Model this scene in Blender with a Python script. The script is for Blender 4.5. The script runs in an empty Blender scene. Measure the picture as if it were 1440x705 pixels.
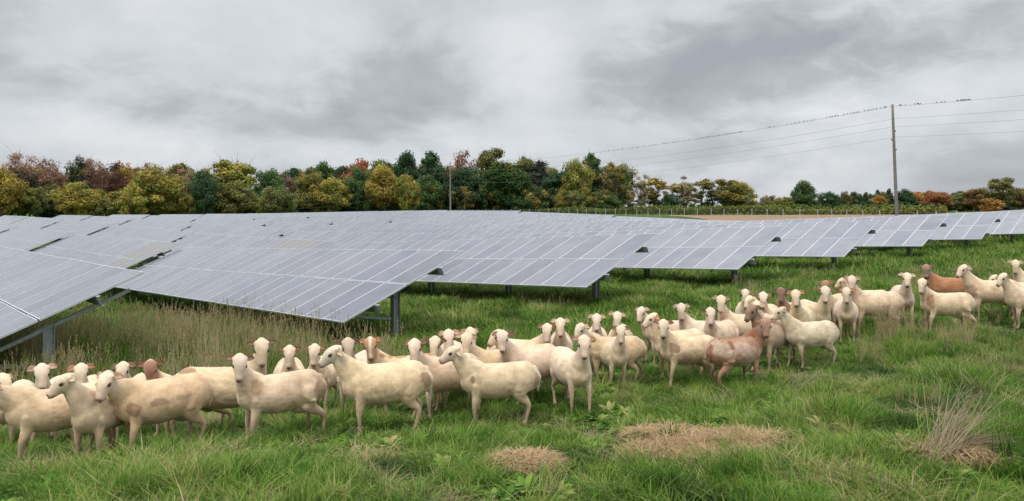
import bpy, bmesh, math, random
import numpy as np
from mathutils import Vector, Matrix, Euler, noise as mnoise
R = math.radians
scene = bpy.context.scene
COL = scene.collection
CAMH = 2.35
F = 1100.0
HY = 290.0

# ------------------------------------------------------------------ helpers
def link(o, parent=None):
    COL.objects.link(o)
    if parent is not None:
        o.parent = parent
    return o

def tag(o, label=None, cat=None, group=None, kind=None):
    if label: o['label'] = label
    if cat: o['category'] = cat
    if group: o['group'] = group
    if kind: o['kind'] = kind
    return o

def empty(name, loc=(0, 0, 0), rz=0.0):
    o = bpy.data.objects.new(name, None)
    o.empty_display_size = 0.2
    o.location = loc
    o.rotation_euler = (0, 0, rz)
    return link(o)

class MB:
    def __init__(self):
        self.v = []; self.f = []; self.m = []
    def add(self, vs, fs, mi=0):
        b = len(self.v)
        self.v += [tuple(p) for p in vs]
        self.f += [tuple(b + i for i in f) for f in fs]
        self.m += [mi] * len(fs)
    def box(self, lo, hi, mi=0, M=None):
        x0, y0, z0 = lo; x1, y1, z1 = hi
        vs = [Vector(p) for p in ((x0,y0,z0),(x1,y0,z0),(x1,y1,z0),(x0,y1,z0),(x0,y0,z1),(x1,y0,z1),(x1,y1,z1),(x0,y1,z1))]
        if M is not None: vs = [M @ p for p in vs]
        self.add(vs, [(0,3,2,1),(4,5,6,7),(0,1,5,4),(1,2,6,5),(2,3,7,6),(3,0,4,7)], mi)
    def tube(self, pts, rad, n=6, mi=0, cap=True):
        pts = [Vector(p) for p in pts]
        if not hasattr(rad, '__len__'): rad = [rad] * len(pts)
        vs = []
        up0 = Vector((0.0, 0.0, 1.0))
        for i, p in enumerate(pts):
            t = (pts[min(i+1, len(pts)-1)] - pts[max(i-1, 0)]).normalized()
            u = up0 if abs(t.dot(up0)) < 0.93 else Vector((1.0, 0.0, 0.0))
            a = t.cross(u).normalized(); b = t.cross(a)
            for k in range(n):
                an = 2*math.pi*k/n
                vs.append(p + (a*math.cos(an) + b*math.sin(an))*rad[i])
        fs = []
        for i in range(len(pts)-1):
            for k in range(n):
                k2 = (k+1) % n
                fs.append((i*n+k, (i+1)*n+k, (i+1)*n+k2, i*n+k2))
        if cap:
            fs.append(tuple(range(n)))
            fs.append(tuple((len(pts)-1)*n + k for k in reversed(range(n))))
        self.add(vs, fs, mi)
    def bar(self, a, b, w, h, mi=0):
        a = Vector(a); b = Vector(b)
        t = (b-a); L = t.length; t.normalize()
        u = Vector((0,0,1)) if abs(t.z) < .93 else Vector((1,0,0))
        s = t.cross(u).normalized(); q = s.cross(t)
        M = Matrix((( t.x, s.x, q.x, a.x),(t.y, s.y, q.y, a.y),(t.z, s.z, q.z, a.z),(0,0,0,1)))
        self.box((0,-w/2,-h/2),(L,w/2,h/2), mi, M)
    def ellipsoid(self, c, r, n=10, m=7, mi=0, M=None):
        vs = []; fs = []
        c = Vector(c)
        for j in range(m+1):
            th = math.pi*j/m
            for i in range(n):
                ph = 2*math.pi*i/n
                p = Vector((r[0]*math.sin(th)*math.cos(ph), r[1]*math.sin(th)*math.sin(ph), r[2]*math.cos(th)))
                if M is not None: p = M @ p
                vs.append(c+p)
        for j in range(m):
            for i in range(n):
                i2 = (i+1) % n
                fs.append((j*n+i, (j+1)*n+i, (j+1)*n+i2, j*n+i2))
        self.add(vs, fs, mi)
    def mesh(self, name, mats=(), smooth=False):
        me = bpy.data.meshes.new(name)
        me.from_pydata([tuple(p) for p in self.v], [], self.f)
        for m in mats: me.materials.append(m)
        if len(mats) > 1:
            me.polygons.foreach_set('material_index', self.m)
        if smooth:
            me.polygons.foreach_set('use_smooth', [True]*len(self.f))
        me.update()
        return me
    def build(self, name, mats, parent=None, smooth=False, label=None):
        if not isinstance(mats, (list, tuple)): mats = [mats]
        o = bpy.data.objects.new(name, self.mesh(name, mats, smooth))
        link(o, parent)
        if label: o['label'] = label
        return o

def mesh_np(name, verts, quads, mats=(), smooth=False):
    """fast mesh from numpy arrays of quads"""
    me = bpy.data.meshes.new(name)
    nv = len(verts); nf = len(quads)
    k = quads.shape[1]
    me.vertices.add(nv)
    me.vertices.foreach_set('co', np.ascontiguousarray(verts, dtype=np.float32).ravel())
    me.loops.add(nf*k)
    me.loops.foreach_set('vertex_index', np.ascontiguousarray(quads, dtype=np.int32).ravel())
    me.polygons.add(nf)
    me.polygons.foreach_set('loop_start', np.arange(0, nf*k, k, dtype=np.int32))
    me.polygons.foreach_set('loop_total', np.full(nf, k, dtype=np.int32))
    if smooth: me.polygons.foreach_set('use_smooth', np.ones(nf, dtype=bool))
    for m in mats: me.materials.append(m)
    me.update(calc_edges=True)
    return me

# ------------------------------------------------------------------ terrain
# measured drops of the ground below the eye: (tan azimuth, distance, drop)
TD = [(-.65,5,2.25),(0,4.5,2.3),(.65,5,2.15),(-.65,6.5,2.42),(-.55,7.6,2.56),(-.35,7.9,2.48),(-.2,8.2,2.44),(0,8.8,2.48),(.1,9,2.46),(.28,10,2.38),
 (-.6,9.0,2.84),(-.48,9.2,2.85),(-.32,9.0,2.6),(-.28,9.9,2.74),(-.18,9.4,2.62),(-.08,10.3,2.66),(.045,11.3,2.66),(.11,12,2.66),(.155,12.9,2.62),(.19,10.5,2.52),(.22,12.4,2.57),(.3,14.6,2.57),(.345,13.9,2.48),(.33,9.9,2.38),(.35,11.4,2.42),(.43,13.3,2.41),(.50,15.5,2.35),(.53,16.4,2.26),(.6,15,2.24),(.64,16,2.18),
 (.62,12.5,2.22),(0,13,2.78),(.65,9,2.2),
 (-.65,14,3.45),(-.47,15.8,3.5),(-.3,14,3.2),(-.1,18,3.4),(-.06,21,3.45),(.1,16,2.98),(.1,26,3.3),(.3,18,2.75),(.3,31,3.2),(.45,20,2.6),
 (.43,37,3.05),(.53,43,2.9),(.65,25,2.35),(.6,48,2.7),(.68,54,2.55),
 (-.42,38.7,4.5),(-.218,44.3,4.4),(-.064,49.7,4.1),(.049,55,3.9),(.151,60.7,3.75),(-.65,25,4.0),
 (-.56,56,4.45),(-.41,61.8,4.55),(-.27,67,4.45),(-.16,72.7,4.4),(-.52,79.4,4.25),(-.4,84.8,4.15),(-.307,90,4.2),(-.13,101,4.0),
 (-.59,100,4.0),(-.39,108,3.85),(.2545,118,4.75),(.37,106,4.5),(.127,133,3.75),(0,153,3.35),(-.29,164,3.8),(.487,98,3.95),(.436,102,4.4),(.436,73,3.95),(.37,76,4.0),(.345,109,4.5),(.527,95,3.6),(.436,86,4.15),(.6545,87,2.6),(.3,80,3.9),(.5,65,3.1),
 (.15,260,3.0),(.35,230,2.7),(.5,190,2.3),(.66,170,2.2),(.40,150,3.3),(.25,165,3.6),(0,345,3.6),(-.3,345,4.6),(-.6,230,4.4),(.65,480,3.0),(.3,480,3.2),(0,800,4),(-.6,800,5),(.6,900,4),
 (.3,1600,4),(-.3,1600,4),(0,2800,4),(.65,300,3.0)]
_td = np.array(TD)
_MEAN = 3.2
def _feat(u, z):
    az = np.clip(np.arctan(u), -1.1, 1.1)
    return az/0.30, np.log(np.clip(z, 3.5, 3000))/0.42
_fa, _fb = _feat(_td[:,0], _td[:,1])
def _kern(a1, b1, a2, b2):
    return np.exp(-0.5*((a1[:,None]-a2[None])**2 + (b1[:,None]-b2[None])**2))*0.6
_W = np.linalg.solve(_kern(_fa,_fb,_fa,_fb) + np.eye(len(_td))*0.004, _td[:,2]-_MEAN)
def ground_np(x, y):
    x = np.asarray(x, dtype=float).ravel(); y = np.asarray(y, dtype=float).ravel()
    az = np.arctan2(x, y)
    u = np.tan(np.clip(az, -1.2, 1.2))
    r = np.hypot(x, y)
    # distance measured as depth in front, radius elsewhere
    z = np.maximum(r*np.cos(np.clip(az, -.9, .9)), 3.5)
    out = np.empty(len(x))
    for s in range(0, len(x), 20000):
        a, b = _feat(u[s:s+20000], z[s:s+20000])
        out[s:s+20000] = CAMH - (_MEAN + _kern(a, b, _fa, _fb) @ _W)
    # small natural unevenness
    out += 0.03*np.sin(x*1.3+np.sin(y*.9))*np.cos(y*1.1+.5*x)
    return out
def ground(x, y):
    return float(ground_np([x], [y])[0])
def at(px, Z):
    X = (px-720.0)/F*Z
    return Vector((X, Z, ground(X, Z)))

# ------------------------------------------------------------------ materials
def new_mat(name):
    m = bpy.data.materials.new(name)
    m.use_nodes = True
    nt = m.node_tree
    for n in list(nt.nodes): nt.nodes.remove(n)
    out = nt.nodes.new('ShaderNodeOutputMaterial')
    return m, nt, out
def N(nt, typ, **kw):
    n = nt.nodes.new(typ)
    for k, v in kw.items():
        if k.startswith('i_'):
            key = k[2:]
            key = int(key) if key.isdigit() else key.replace('_', ' ')
            n.inputs[key].default_value = v
        else:
            setattr(n, k, v)
    return n
def L(nt, a, b): nt.links.new(a, b)
def ramp(nt, stops):
    n = nt.nodes.new('ShaderNodeValToRGB')
    el = n.color_ramp.elements
    while len(el) < len(stops): el.new(0.5)
    for e, (p, c) in zip(el, stops):
        e.position = p; e.color = (*c, 1) if len(c) == 3 else c
    return n
def principled(nt, out, **kw):
    p = nt.nodes.new('ShaderNodeBsdfPrincipled')
    for k, v in kw.items(): p.inputs[k.replace('_', ' ')].default_value = v
    L(nt, p.outputs[0], out.inputs[0])
    return p
def noisy_mat(name, c1, c2, scale=8, rough=.8, bump=0.0, metallic=0.0, detail=5, bscale=None, spec=.3):
    m, nt, out = new_mat(name)
    p = principled(nt, out, Roughness=rough, Metallic=metallic)
    p.inputs['Specular IOR Level'].default_value = spec
    tc = N(nt, 'ShaderNodeTexCoord')
    nz = N(nt, 'ShaderNodeTexNoise', i_Scale=scale, i_Detail=detail, i_Roughness=.6)
    L(nt, tc.outputs['Object'], nz.inputs['Vector'])
    r = ramp(nt, [(.32, c1), (.68, c2)])
    L(nt, nz.outputs[0], r.inputs[0]); L(nt, r.outputs[0], p.inputs['Base Color'])
    if bump:
        b = N(nt, 'ShaderNodeBump', i_Strength=bump, i_Distance=.02)
        nb = N(nt, 'ShaderNodeTexNoise', i_Scale=bscale or scale*6, i_Detail=4)
        L(nt, tc.outputs['Object'], nb.inputs['Vector'])
        L(nt, nb.outputs[0], b.inputs['Height']); L(nt, b.outputs[0], p.inputs['Normal'])
    return m

def leaf_shader(nt, out, colsock, trans=.3, rough=.7, spec=.15):
    d = N(nt, 'ShaderNodeBsdfPrincipled')
    d.inputs['Roughness'].default_value = rough
    d.inputs['Specular IOR Level'].default_value = spec
    t = N(nt, 'ShaderNodeBsdfTranslucent')
    mx = N(nt, 'ShaderNodeMixShader', i_0=trans)
    L(nt, colsock, d.inputs['Base Color']); L(nt, colsock, t.inputs['Color'])
    L(nt, d.outputs[0], mx.inputs[1]); L(nt, t.outputs[0], mx.inputs[2])
    L(nt, mx.outputs[0], out.inputs[0])

M = {}
M['galv'] = noisy_mat('galvanised_steel', (.26,.29,.29), (.40,.43,.43), scale=14, rough=.5, metallic=.35, bump=.05)
M['alu'] = noisy_mat('aluminium_frame', (.52,.53,.57), (.62,.63,.67), scale=3, rough=.38, metallic=.3)
M['dark'] = noisy_mat('dark_underside', (.045,.05,.05), (.08,.085,.085), scale=3, rough=.7)
M['wood_pole'] = noisy_mat('weathered_pole_wood', (.16,.14,.125), (.27,.245,.22), scale=3, rough=.85, bump=.3)
M['wire'] = noisy_mat('aluminium_wire', (.22,.23,.24), (.30,.31,.32), rough=.5, metallic=.4)
M['ceramic'] = noisy_mat('insulator_ceramic', (.10,.08,.08), (.16,.13,.12), rough=.3)
M['fpost'] = noisy_mat('fence_post_pale', (.42,.43,.40), (.58,.58,.55), rough=.7)
M['mesh'] = noisy_mat('fence_wire', (.20,.21,.21), (.3,.3,.3), rough=.5, metallic=.5)
M['bark'] = noisy_mat('tree_bark', (.055,.045,.038), (.13,.11,.09), scale=6, rough=.95, bump=.4)
M['bird'] = noisy_mat('bird_feathers', (.012,.012,.014), (.03,.028,.03), rough=.5)
M['field'] = noisy_mat('ploughed_field_soil', (.20,.125,.07), (.30,.20,.115), scale=.05, rough=1, bump=0)

# photovoltaic glass, with the faint cell grid and dust streaks of the panel itself
def glass_mat(tint_streaks=False):
    m, nt, out = new_mat('photovoltaic_glass')
    p = principled(nt, out, Roughness=.16)
    p.inputs['IOR'].default_value = 2.0
    # thin dust film: brightens the glass towards grazing view
    p.inputs['Sheen Weight'].default_value = .45; p.inputs['Sheen Roughness'].default_value = .45; p.inputs['Sheen Tint'].default_value = (.93,.93,1,1)
    oi = N(nt, 'ShaderNodeObjectInfo')
    geo = N(nt, 'ShaderNodeNewGeometry')
    r = ramp(nt, [(0., (.015,.015,.036)), (.5, (.040,.042,.075)), (1., (.085,.082,.10))])
    ma = N(nt, 'ShaderNodeMath', operation='ADD'); fr = N(nt, 'ShaderNodeMath', operation='FRACT')
    L(nt, oi.outputs['Random'], ma.inputs[0]); L(nt, geo.outputs['Random Per Island'], ma.inputs[1]); L(nt, ma.outputs[0], fr.inputs[0])
    L(nt, fr.outputs[0], r.inputs[0])
    # dust film
    nz = N(nt, 'ShaderNodeTexNoise', i_Scale=1.3, i_Detail=4)
    L(nt, geo.outputs['Position'], nz.inputs['Vector'])
    mr = N(nt, 'ShaderNodeMapRange', i_1=.35, i_2=.75, i_3=.06, i_4=.22)
    L(nt, nz.outputs[0], mr.inputs[0])
    mx = N(nt, 'ShaderNodeMix', data_type='RGBA'); mx.inputs['B'].default_value = (.42,.41,.40,1)
    L(nt, mr.outputs[0], mx.inputs['Factor']); L(nt, r.outputs[0], mx.inputs['A'])
    L(nt, mx.outputs['Result'], p.inputs['Base Color'])
    r2 = N(nt, 'ShaderNodeMapRange', i_3=.08, i_4=.16)
    L(nt, nz.outputs[0], r2.inputs[0]); L(nt, r2.outputs[0], p.inputs['Roughness'])
    return m
M['pv'] = glass_mat()
M['pv_worn'] = noisy_mat('discoloured_panel_glass', (.17,.15,.14), (.21,.19,.175), scale=.8, rough=.2, spec=.8)

# coat: colour comes from the painted fleece pattern (attribute), broken up by short wool texture
def coat_mat():
    m, nt, out = new_mat('sheep_coat')
    p = principled(nt, out, Roughness=.92)
    p.inputs['Specular IOR Level'].default_value = .12
    p.inputs['Sheen Weight'].default_value = .25
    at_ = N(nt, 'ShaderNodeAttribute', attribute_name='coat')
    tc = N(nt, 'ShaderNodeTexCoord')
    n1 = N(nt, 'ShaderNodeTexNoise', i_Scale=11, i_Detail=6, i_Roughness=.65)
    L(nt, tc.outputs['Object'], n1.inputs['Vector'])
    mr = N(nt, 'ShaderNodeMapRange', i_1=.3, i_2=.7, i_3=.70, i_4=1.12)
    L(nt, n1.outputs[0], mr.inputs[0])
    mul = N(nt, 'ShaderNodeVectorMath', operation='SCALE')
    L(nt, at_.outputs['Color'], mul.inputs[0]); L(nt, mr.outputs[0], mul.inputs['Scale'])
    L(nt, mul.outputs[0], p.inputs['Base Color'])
    n2 = N(nt, 'ShaderNodeTexNoise', i_Scale=70, i_Detail=3)
    L(nt, tc.outputs['Object'], n2.inputs['Vector'])
    b = N(nt, 'ShaderNodeBump', i_Strength=.4, i_Distance=.01)
    L(nt, n2.outputs[0], b.inputs['Height']); L(nt, b.outputs[0], p.inputs['Normal'])
    return m
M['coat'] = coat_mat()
M['eye'] = noisy_mat('sheep_eye', (.015,.012,.01), (.03,.02,.015), rough=.15, spec=.5)
M['nose'] = noisy_mat('sheep_nostril', (.05,.03,.028), (.10,.06,.055), rough=.5)
M['tagm'] = noisy_mat('yellow_ear_tag', (.45,.30,.04), (.5,.36,.05), rough=.4)

def grass_mat(name, stops, var=.5, trans=.3, tip=None):
    m, nt, out = new_mat(name)
    geo = N(nt, 'ShaderNodeNewGeometry'); oi = N(nt, 'ShaderNodeObjectInfo')
    nz = N(nt, 'ShaderNodeTexNoise', i_Scale=.55, i_Detail=4, i_Roughness=.6)
    L(nt, geo.outputs['Position'], nz.inputs['Vector'])
    a = N(nt, 'ShaderNodeMath', operation='MULTIPLY_ADD', i_1=var*.55)
    L(nt, oi.outputs['Random'], a.inputs[0]); 
    s = N(nt, 'ShaderNodeMath', operation='SUBTRACT', i_1=var*.275)
    L(nt, nz.outputs[0], s.inputs[0]); L(nt, s.outputs[0], a.inputs[2])
    b = N(nt, 'ShaderNodeMath', operation='MULTIPLY_ADD', i_1=var*.35)
    L(nt, geo.outputs['Random Per Island'], b.inputs[0]); 
    s2 = N(nt, 'ShaderNodeMath', operation='SUBTRACT', i_1=var*.175)
    L(nt, a.outputs[0], s2.inputs[0]); L(nt, s2.outputs[0], b.inputs[2])
    r = ramp(nt, stops)
    L(nt, b.outputs[0], r.inputs[0])
    leaf_shader(nt, out, r.outputs[0], trans)
    return m
M['grass'] = grass_mat('lush_grass', [(.12,(.022,.048,.007)),(.34,(.060,.142,.014)),(.54,(.118,.232,.027)),(.72,(.215,.290,.055)),(.88,(.38,.33,.14))], var=1.0)
M['grass_dark'] = grass_mat('dark_grass', [(.2,(.016,.038,.007)),(.5,(.040,.086,.013)),(.8,(.10,.15,.03))], var=.8)
M['grass_dry'] = grass_mat('dry_grass', [(.15,(.22,.21,.08)),(.45,(.36,.29,.15)),(.7,(.50,.40,.24)),(.9,(.38,.24,.14))], var=.9)
M['straw'] = grass_mat('straw', [(.15,(.24,.14,.07)),(.45,(.38,.25,.13)),(.8,(.50,.36,.21))], var=.9, trans=.15)
M['dead'] = grass_mat('dead_stems', [(.15,(.17,.13,.085)),(.45,(.28,.22,.14)),(.8,(.38,.31,.20))], var=.9, trans=.1)
M['hedge'] = grass_mat('vine_leaves', [(.2,(.05,.075,.015)),(.5,(.12,.15,.025)),(.8,(.24,.23,.04))], var=.9)
M['crop'] = grass_mat('crop_leaves', [(.2,(.09,.14,.03)),(.5,(.15,.20,.05)),(.8,(.2,.25,.07))], var=.6)

def ground_mat():
    m, nt, out = new_mat('pasture_ground')
    p = principled(nt, out, Roughness=1.0)
    p.inputs['Specular IOR Level'].default_value = .05
    geo = N(nt, 'ShaderNodeNewGeometry')
    n1 = N(nt, 'ShaderNodeTexNoise', i_Scale=.35, i_Detail=8, i_Roughness=.7)
    n2 = N(nt, 'ShaderNodeTexNoise', i_Scale=6, i_Detail=6, i_Roughness=.7)
    L(nt, geo.outputs['Position'], n1.inputs['Vector']); L(nt, geo.outputs['Position'], n2.inputs['Vector'])
    r1 = ramp(nt, [(.3,(.05,.085,.022)),(.5,(.085,.14,.034)),(.7,(.15,.18,.06))])
    r2 = ramp(nt, [(.35,(.45,.45,.45)),(.65,(1.1,1.1,1.1))])
    L(nt, n1.outputs[0], r1.inputs[0]); L(nt, n2.outputs[0], r2.inputs[0])
    mx = N(nt, 'ShaderNodeMix', data_type='RGBA', blend_type='MULTIPLY'); mx.inputs['Factor'].default_value = 1
    L(nt, r1.outputs[0], mx.inputs['A']); L(nt, r2.outputs[0], mx.inputs['B'])
    L(nt, mx.outputs['Result'], p.inputs['Base Color'])
    return m
M['ground'] = ground_mat()

# leaves: tree colour (object colour), autumn patches where the object's alpha asks for them
def tree_mat():
    m, nt, out = new_mat('tree_foliage')
    oi = N(nt, 'ShaderNodeObjectInfo')
    tone = N(nt, 'ShaderNodeAttribute', attribute_name='tone')
    alt = N(nt, 'ShaderNodeAttribute', attribute_name='alt')
    lt = N(nt, 'ShaderNodeMath', operation='LESS_THAN')
    L(nt, alt.outputs['Fac'], lt.inputs[0]); L(nt, oi.outputs['Alpha'], lt.inputs[1])
    lt2 = lt
    lt = N(nt, 'ShaderNodeMath', operation='MULTIPLY', i_1=.75); L(nt, lt2.outputs[0], lt.inputs[0])
    mx = N(nt, 'ShaderNodeMix', data_type='RGBA'); mx.inputs['B'].default_value = (.38,.28,.06,1)
    L(nt, lt.outputs[0], mx.inputs['Factor']); L(nt, oi.outputs['Color'], mx.inputs['A'])
    sc = N(nt, 'ShaderNodeVectorMath', operation='SCALE')
    L(nt, mx.outputs['Result'], sc.inputs[0]); L(nt, tone.outputs['Fac'], sc.inputs['Scale'])
    leaf_shader(nt, out, sc.outputs[0], .25)
    return m
M['leaf'] = tree_mat()

# ------------------------------------------------------------------ solar tables
NV = Vector((.757, .653)); WV = Vector((-.653, .757))     # up-slope and along-row ground directions
PW = 1.035; NP = 22; TL = NP*PW; SL = 4.04; TILT = R(23)
ROW_N = [1.0, 9.2, 17.6, 25.9, 34.3, 42.8, 51.2, 59.6, 68.0, 76.4, 84.8, 93.2]
COL_W = [16.9, 40.1, 63.3, 86.5, 109.7, 132.9]

def panel_mesh(name, nx, ny, glass, worn=None, worn_cols=()):
    """framed modules in portrait, nx along the row, ny up the slope; one mesh"""
    mb = MB()
    h = 2.0
    for i in range(nx):
        for j in range(ny):
            x1 = -i*PW - .006; x0 = -(i+1)*PW + .006
            y0 = j*(h+.03) + .0; y1 = y0 + h
            fw = .022; t = .042
            # frame: four bars
            mb.box((x0, y0, -t), (x0+fw, y1, 0), 0); mb.box((x1-fw, y0, -t), (x1, y1, 0), 0)
            mb.box((x0+fw, y0, -t), (x1-fw, y0+fw, 0), 0); mb.box((x0+fw, y1-fw, -t), (x1-fw, y1, 0), 0)
            gi = 2 if (i in worn_cols) else 1
            mb.box((x0+fw, y0+fw, -.012), (x1-fw, y1-fw, -.006), gi)
    return mb.mesh(name, (M['alu'], glass, worn or M['pv_worn']))

_single = panel_mesh('panel', 1, 1, M['pv'])
_single_worn = panel_mesh('panel', 1, 1, M['pv'], worn_cols=(0,))
_deck = panel_mesh('panel_deck', NP, 2, M['pv'])

def channel(mb, x0, x1, y, z0, z1):
    w = .055
    mb.box((x0, y, z0), (x1, y+.008, z1)); mb.box((x0, y+.008, z1-.008), (x1, y+w, z1)); mb.box((x0, y+.008, z0), (x1, y+w, z0+.008))
_pm = MB(); channel(_pm, -TL-.10, .16, 0, -.255, -.045); _purlin = _pm.mesh('purlin', (M['galv'],))
_rm = MB(); _rm.box((-.035, .35, -.33), (.035, 3.75, -.258)); _rafter = _rm.mesh('rafter', (M['galv'],))
_im = MB()
_im.box((-.085, -.10, 0), (.085, -.09, 1)); _im.box((-.085, .09, 0), (.085, .10, 1)); _im.box((-.006, -.09, 0), (.006, .09, 1))
_post = _im.mesh('post', (M['galv'],))
_bm = MB(); _bm.bar((0,0,0),(1,0,0), .05, .05); 
_xm = MB(); _xm.box((-.14,-.03,-.16),(.14,.03,.16)); 

ORD = ['first','second','third','fourth','fifth','sixth','seventh','eighth','ninth','tenth','eleventh','twelfth']
prng = random.Random(5)
n_tables = 0
for k, nk in enumerate(ROW_N):
    for c, w0 in enumerate(COL_W):
        p0 = NV*nk + WV*w0
        pe = NV*nk + WV*(w0+TL)
        # in view?
        best = [q.x/max(q.y, .1) for q in (p0, pe, p0+NV*3.7, pe+NV*3.7)]
        if min(best) > .66 or max(best) < -.70: continue
        if k <= 0 and c > 1: continue
        if k == 1 and c > 3: continue
        zr = ground(p0.x, p0.y); zl = ground(pe.x, pe.y)
        # the middle of a long table follows the mean ground
        pm = (p0+pe)/2; zm = ground(pm.x, pm.y)
        up = 0.0 if c == 0 else prng.uniform(.06,.17) + (.08 if (k, c) == (1, 1) else 0)
        if (k, c) == (0, 0): up = -.30
        slope = math.atan((zr + up - zl)/TL)
        root = empty('solar_table', (p0.x, p0.y, zr), R(-40.78-8.42))
        near = (p0.y < 62) if c == 0 else (c == 1 and k <= 4)
        side = 'at the right end of' if c == 0 else ORD[c] + ' from the right end of'
        lab = 'tilted solar table at the right end of the %s row from the front' % ORD[k] if c == 0 else \
              'tilted solar table, %s from the right end in the %s row back' % (ORD[c], ORD[k])
        tag(root, lab, 'solar panel', 'rows of tilted solar tables across the pasture')
        n_tables += 1
        clear = .78 + up + max(0, zm-(zr+zl)/2)*.8
        B = Matrix.Translation((0, 0, clear)) @ Matrix.Rotation(-slope, 4, 'Y') @ Matrix.Rotation(TILT, 4, 'X')
        worn = ()
        if c == 0:
            for q in (Vector((0,0,0)), Vector((0,SL,0))):
                v = Matrix.Translation((p0.x,p0.y,zr)) @ Matrix.Rotation(R(-49.2),4,'Z') @ B @ q
                print('table', k, 'corner px %.0f %.0f' % (720+v.x/v.y*F, HY+(CAMH-v.z)*F/v.y))
        if near:
            if (k, c) == (1, 1): worn = (0, 1, 2, 3)
            if (k, c) == (2, 1): worn = (1, 2, 3, 4, 5)
            for i in range(NP):
                for j in range(2):
                    if (k, c) == (2, 1) and j == 1 and i in worn: me = _single_worn
                    elif (k, c) == (1, 1) and i in worn and (j == 1 or i < 3): me = _single_worn
                    else: me = _single
                    o = bpy.data.objects.new('panel', me)
                    link(o, root)
                    tw = Matrix.Rotation(R(prng.uniform(-.25,.25)), 4, 'X') @ Matrix.Rotation(R(prng.uniform(-.3,.3)), 4, 'Y')
                    o.matrix_local = B @ Matrix.Translation((-i*PW, j*2.03, prng.uniform(0,.003))) @ tw
                    if me is _single_worn: o['label'] = 'browned weathered panel'
        else:
            o = bpy.data.objects.new('panel_deck', _deck); link(o, root); o.matrix_local = B
        for s in (.95, 3.05):
            o = bpy.data.objects.new('purlin', _purlin); link(o, root)
            o.matrix_local = B @ Matrix.Translation((0, s, 0))
        for q in (.45 if k == 0 else .95 if k == 1 else 1.5, 6.1, 11.3, 16.5, 21.7):
            gp = p0 + WV*q + NV*2.0
            zg = ground(gp.x, gp.y) - zr
            top = (B @ Vector((-q, 2.15, -.30)))
            o = bpy.data.objects.new('post', _post); link(o, root)
            h = top.z - zg + .25 + .06
            o.matrix_local = Matrix.Translation((top.x, top.y, zg-.25)) @ Matrix.Diagonal((1, 1, h, 1))
            if c <= 1 or k <= 4:
                o = bpy.data.objects.new('rafter', _rafter); link(o, root)
                o.matrix_local = B @ Matrix.Translation((-q, 0, 0))
                mb = MB(); a = B @ Vector((-q-.06, .75, -.33)); b = Vector((top.x-.06, top.y-.11, top.z-.75))
                if k < 4 and c == 0:
                    mb.bar(a, b, .06, .06); mb.build('brace', M['galv'], root)
        if c == 0 and k < 4:
            a = B @ Vector((-.55, 1.9, -.36)); b = Vector(((B @ Vector((-6.1, 1.95, -.3))).x, top.y-.12, zr-zr+.75))
            mb = MB(); mb.tube([a, b], .018, 6); mb.build('tie_rod', M['galv'], root)

# ------------------------------------------------------------------ sheep
def loft(mb, rings, n=18, dense=3):
    """rings: (centre, ry, rz); closed elliptical tube; sections stand across the path"""
    if dense:
        rr = []
        q = [Vector((*r[0], r[1], r[2])[:3]).to_tuple() + (r[1], r[2]) for r in rings]
        for i in range(len(q)-1):
            a = q[max(i-1,0)]; b = q[i]; c_ = q[i+1]; d = q[min(i+2,len(q)-1)]
            for k in range(dense):
                t = k/dense
                v = [.5*((2*b[j])+(-a[j]+c_[j])*t+(2*a[j]-5*b[j]+4*c_[j]-d[j])*t*t+(-a[j]+3*b[j]-3*c_[j]+d[j])*t**3) for j in range(5)]
                rr.append((v[:3], max(v[3],.006), max(v[4],.006)))
        rr.append((q[-1][:3], q[-1][3], q[-1][4])); rings = rr
    cs = [Vector(r[0]) for r in rings]
    vs = []
    for i, (c, ry, rz) in enumerate(rings):
        c = cs[i]
        t = (cs[min(i+1, len(cs)-1)] - cs[max(i-1, 0)]).normalized()
        side = Vector((0,0,1)).cross(t)
        if side.length < .15: side = Vector((0,1,0))
        side.normalize()
        if i and side.dot(prev) < 0: side = -side
        prev = side; up = t.cross(side)
        for k in range(n):
            a = 2*math.pi*k/n
            vs.append(c + side*math.cos(a)*ry + up*math.sin(a)*rz)
    fs = []
    m = len(rings)
    for i in range(m-1):
        for k in range(n):
            k2 = (k+1) % n
            fs.append((i*n+k, i*n+k2, (i+1)*n+k2, (i+1)*n+k))
    fs.append(tuple(reversed(range(n)))); fs.append(tuple((m-1)*n+k for k in range(n)))
    mb.add(vs, fs)

def chain(mb, pts, rads, n=12):
    """rounded limb"""
    P = [Vector(p) for p in pts]
    r0 = rads[0] if not isinstance(rads[0], tuple) else rads[0][0]
    loft(mb, [(P[0] + (P[0]-P[1]).normalized()*r0*.8, r0*.5, r0*.5)] + [(p, r if not isinstance(r, tuple) else r[0], r if not isinstance(r, tuple) else r[1]) for p, r in zip(P, rads)], n)

def smoothrand(seed):
    r = random.Random(seed)
    return [(r.uniform(-1,1), r.uniform(-1,1), r.uniform(-1,1), r.uniform(0,6.28)) for _ in range(6)]

def field_noise(P, freq, seed):
    out = np.zeros(len(P))
    r = random.Random(seed)
    for i in range(7):
        d = np.array([r.gauss(0,1), r.gauss(0,1), r.gauss(0,1)])*freq*(1+.35*i)
        ph = r.uniform(0, 6.28)
        out += np.sin(P@d + ph + 1.3*np.sin(P@(d[[1,2,0]])*.8+ph*2))/(1+.3*i)
    return out/2.6

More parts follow.
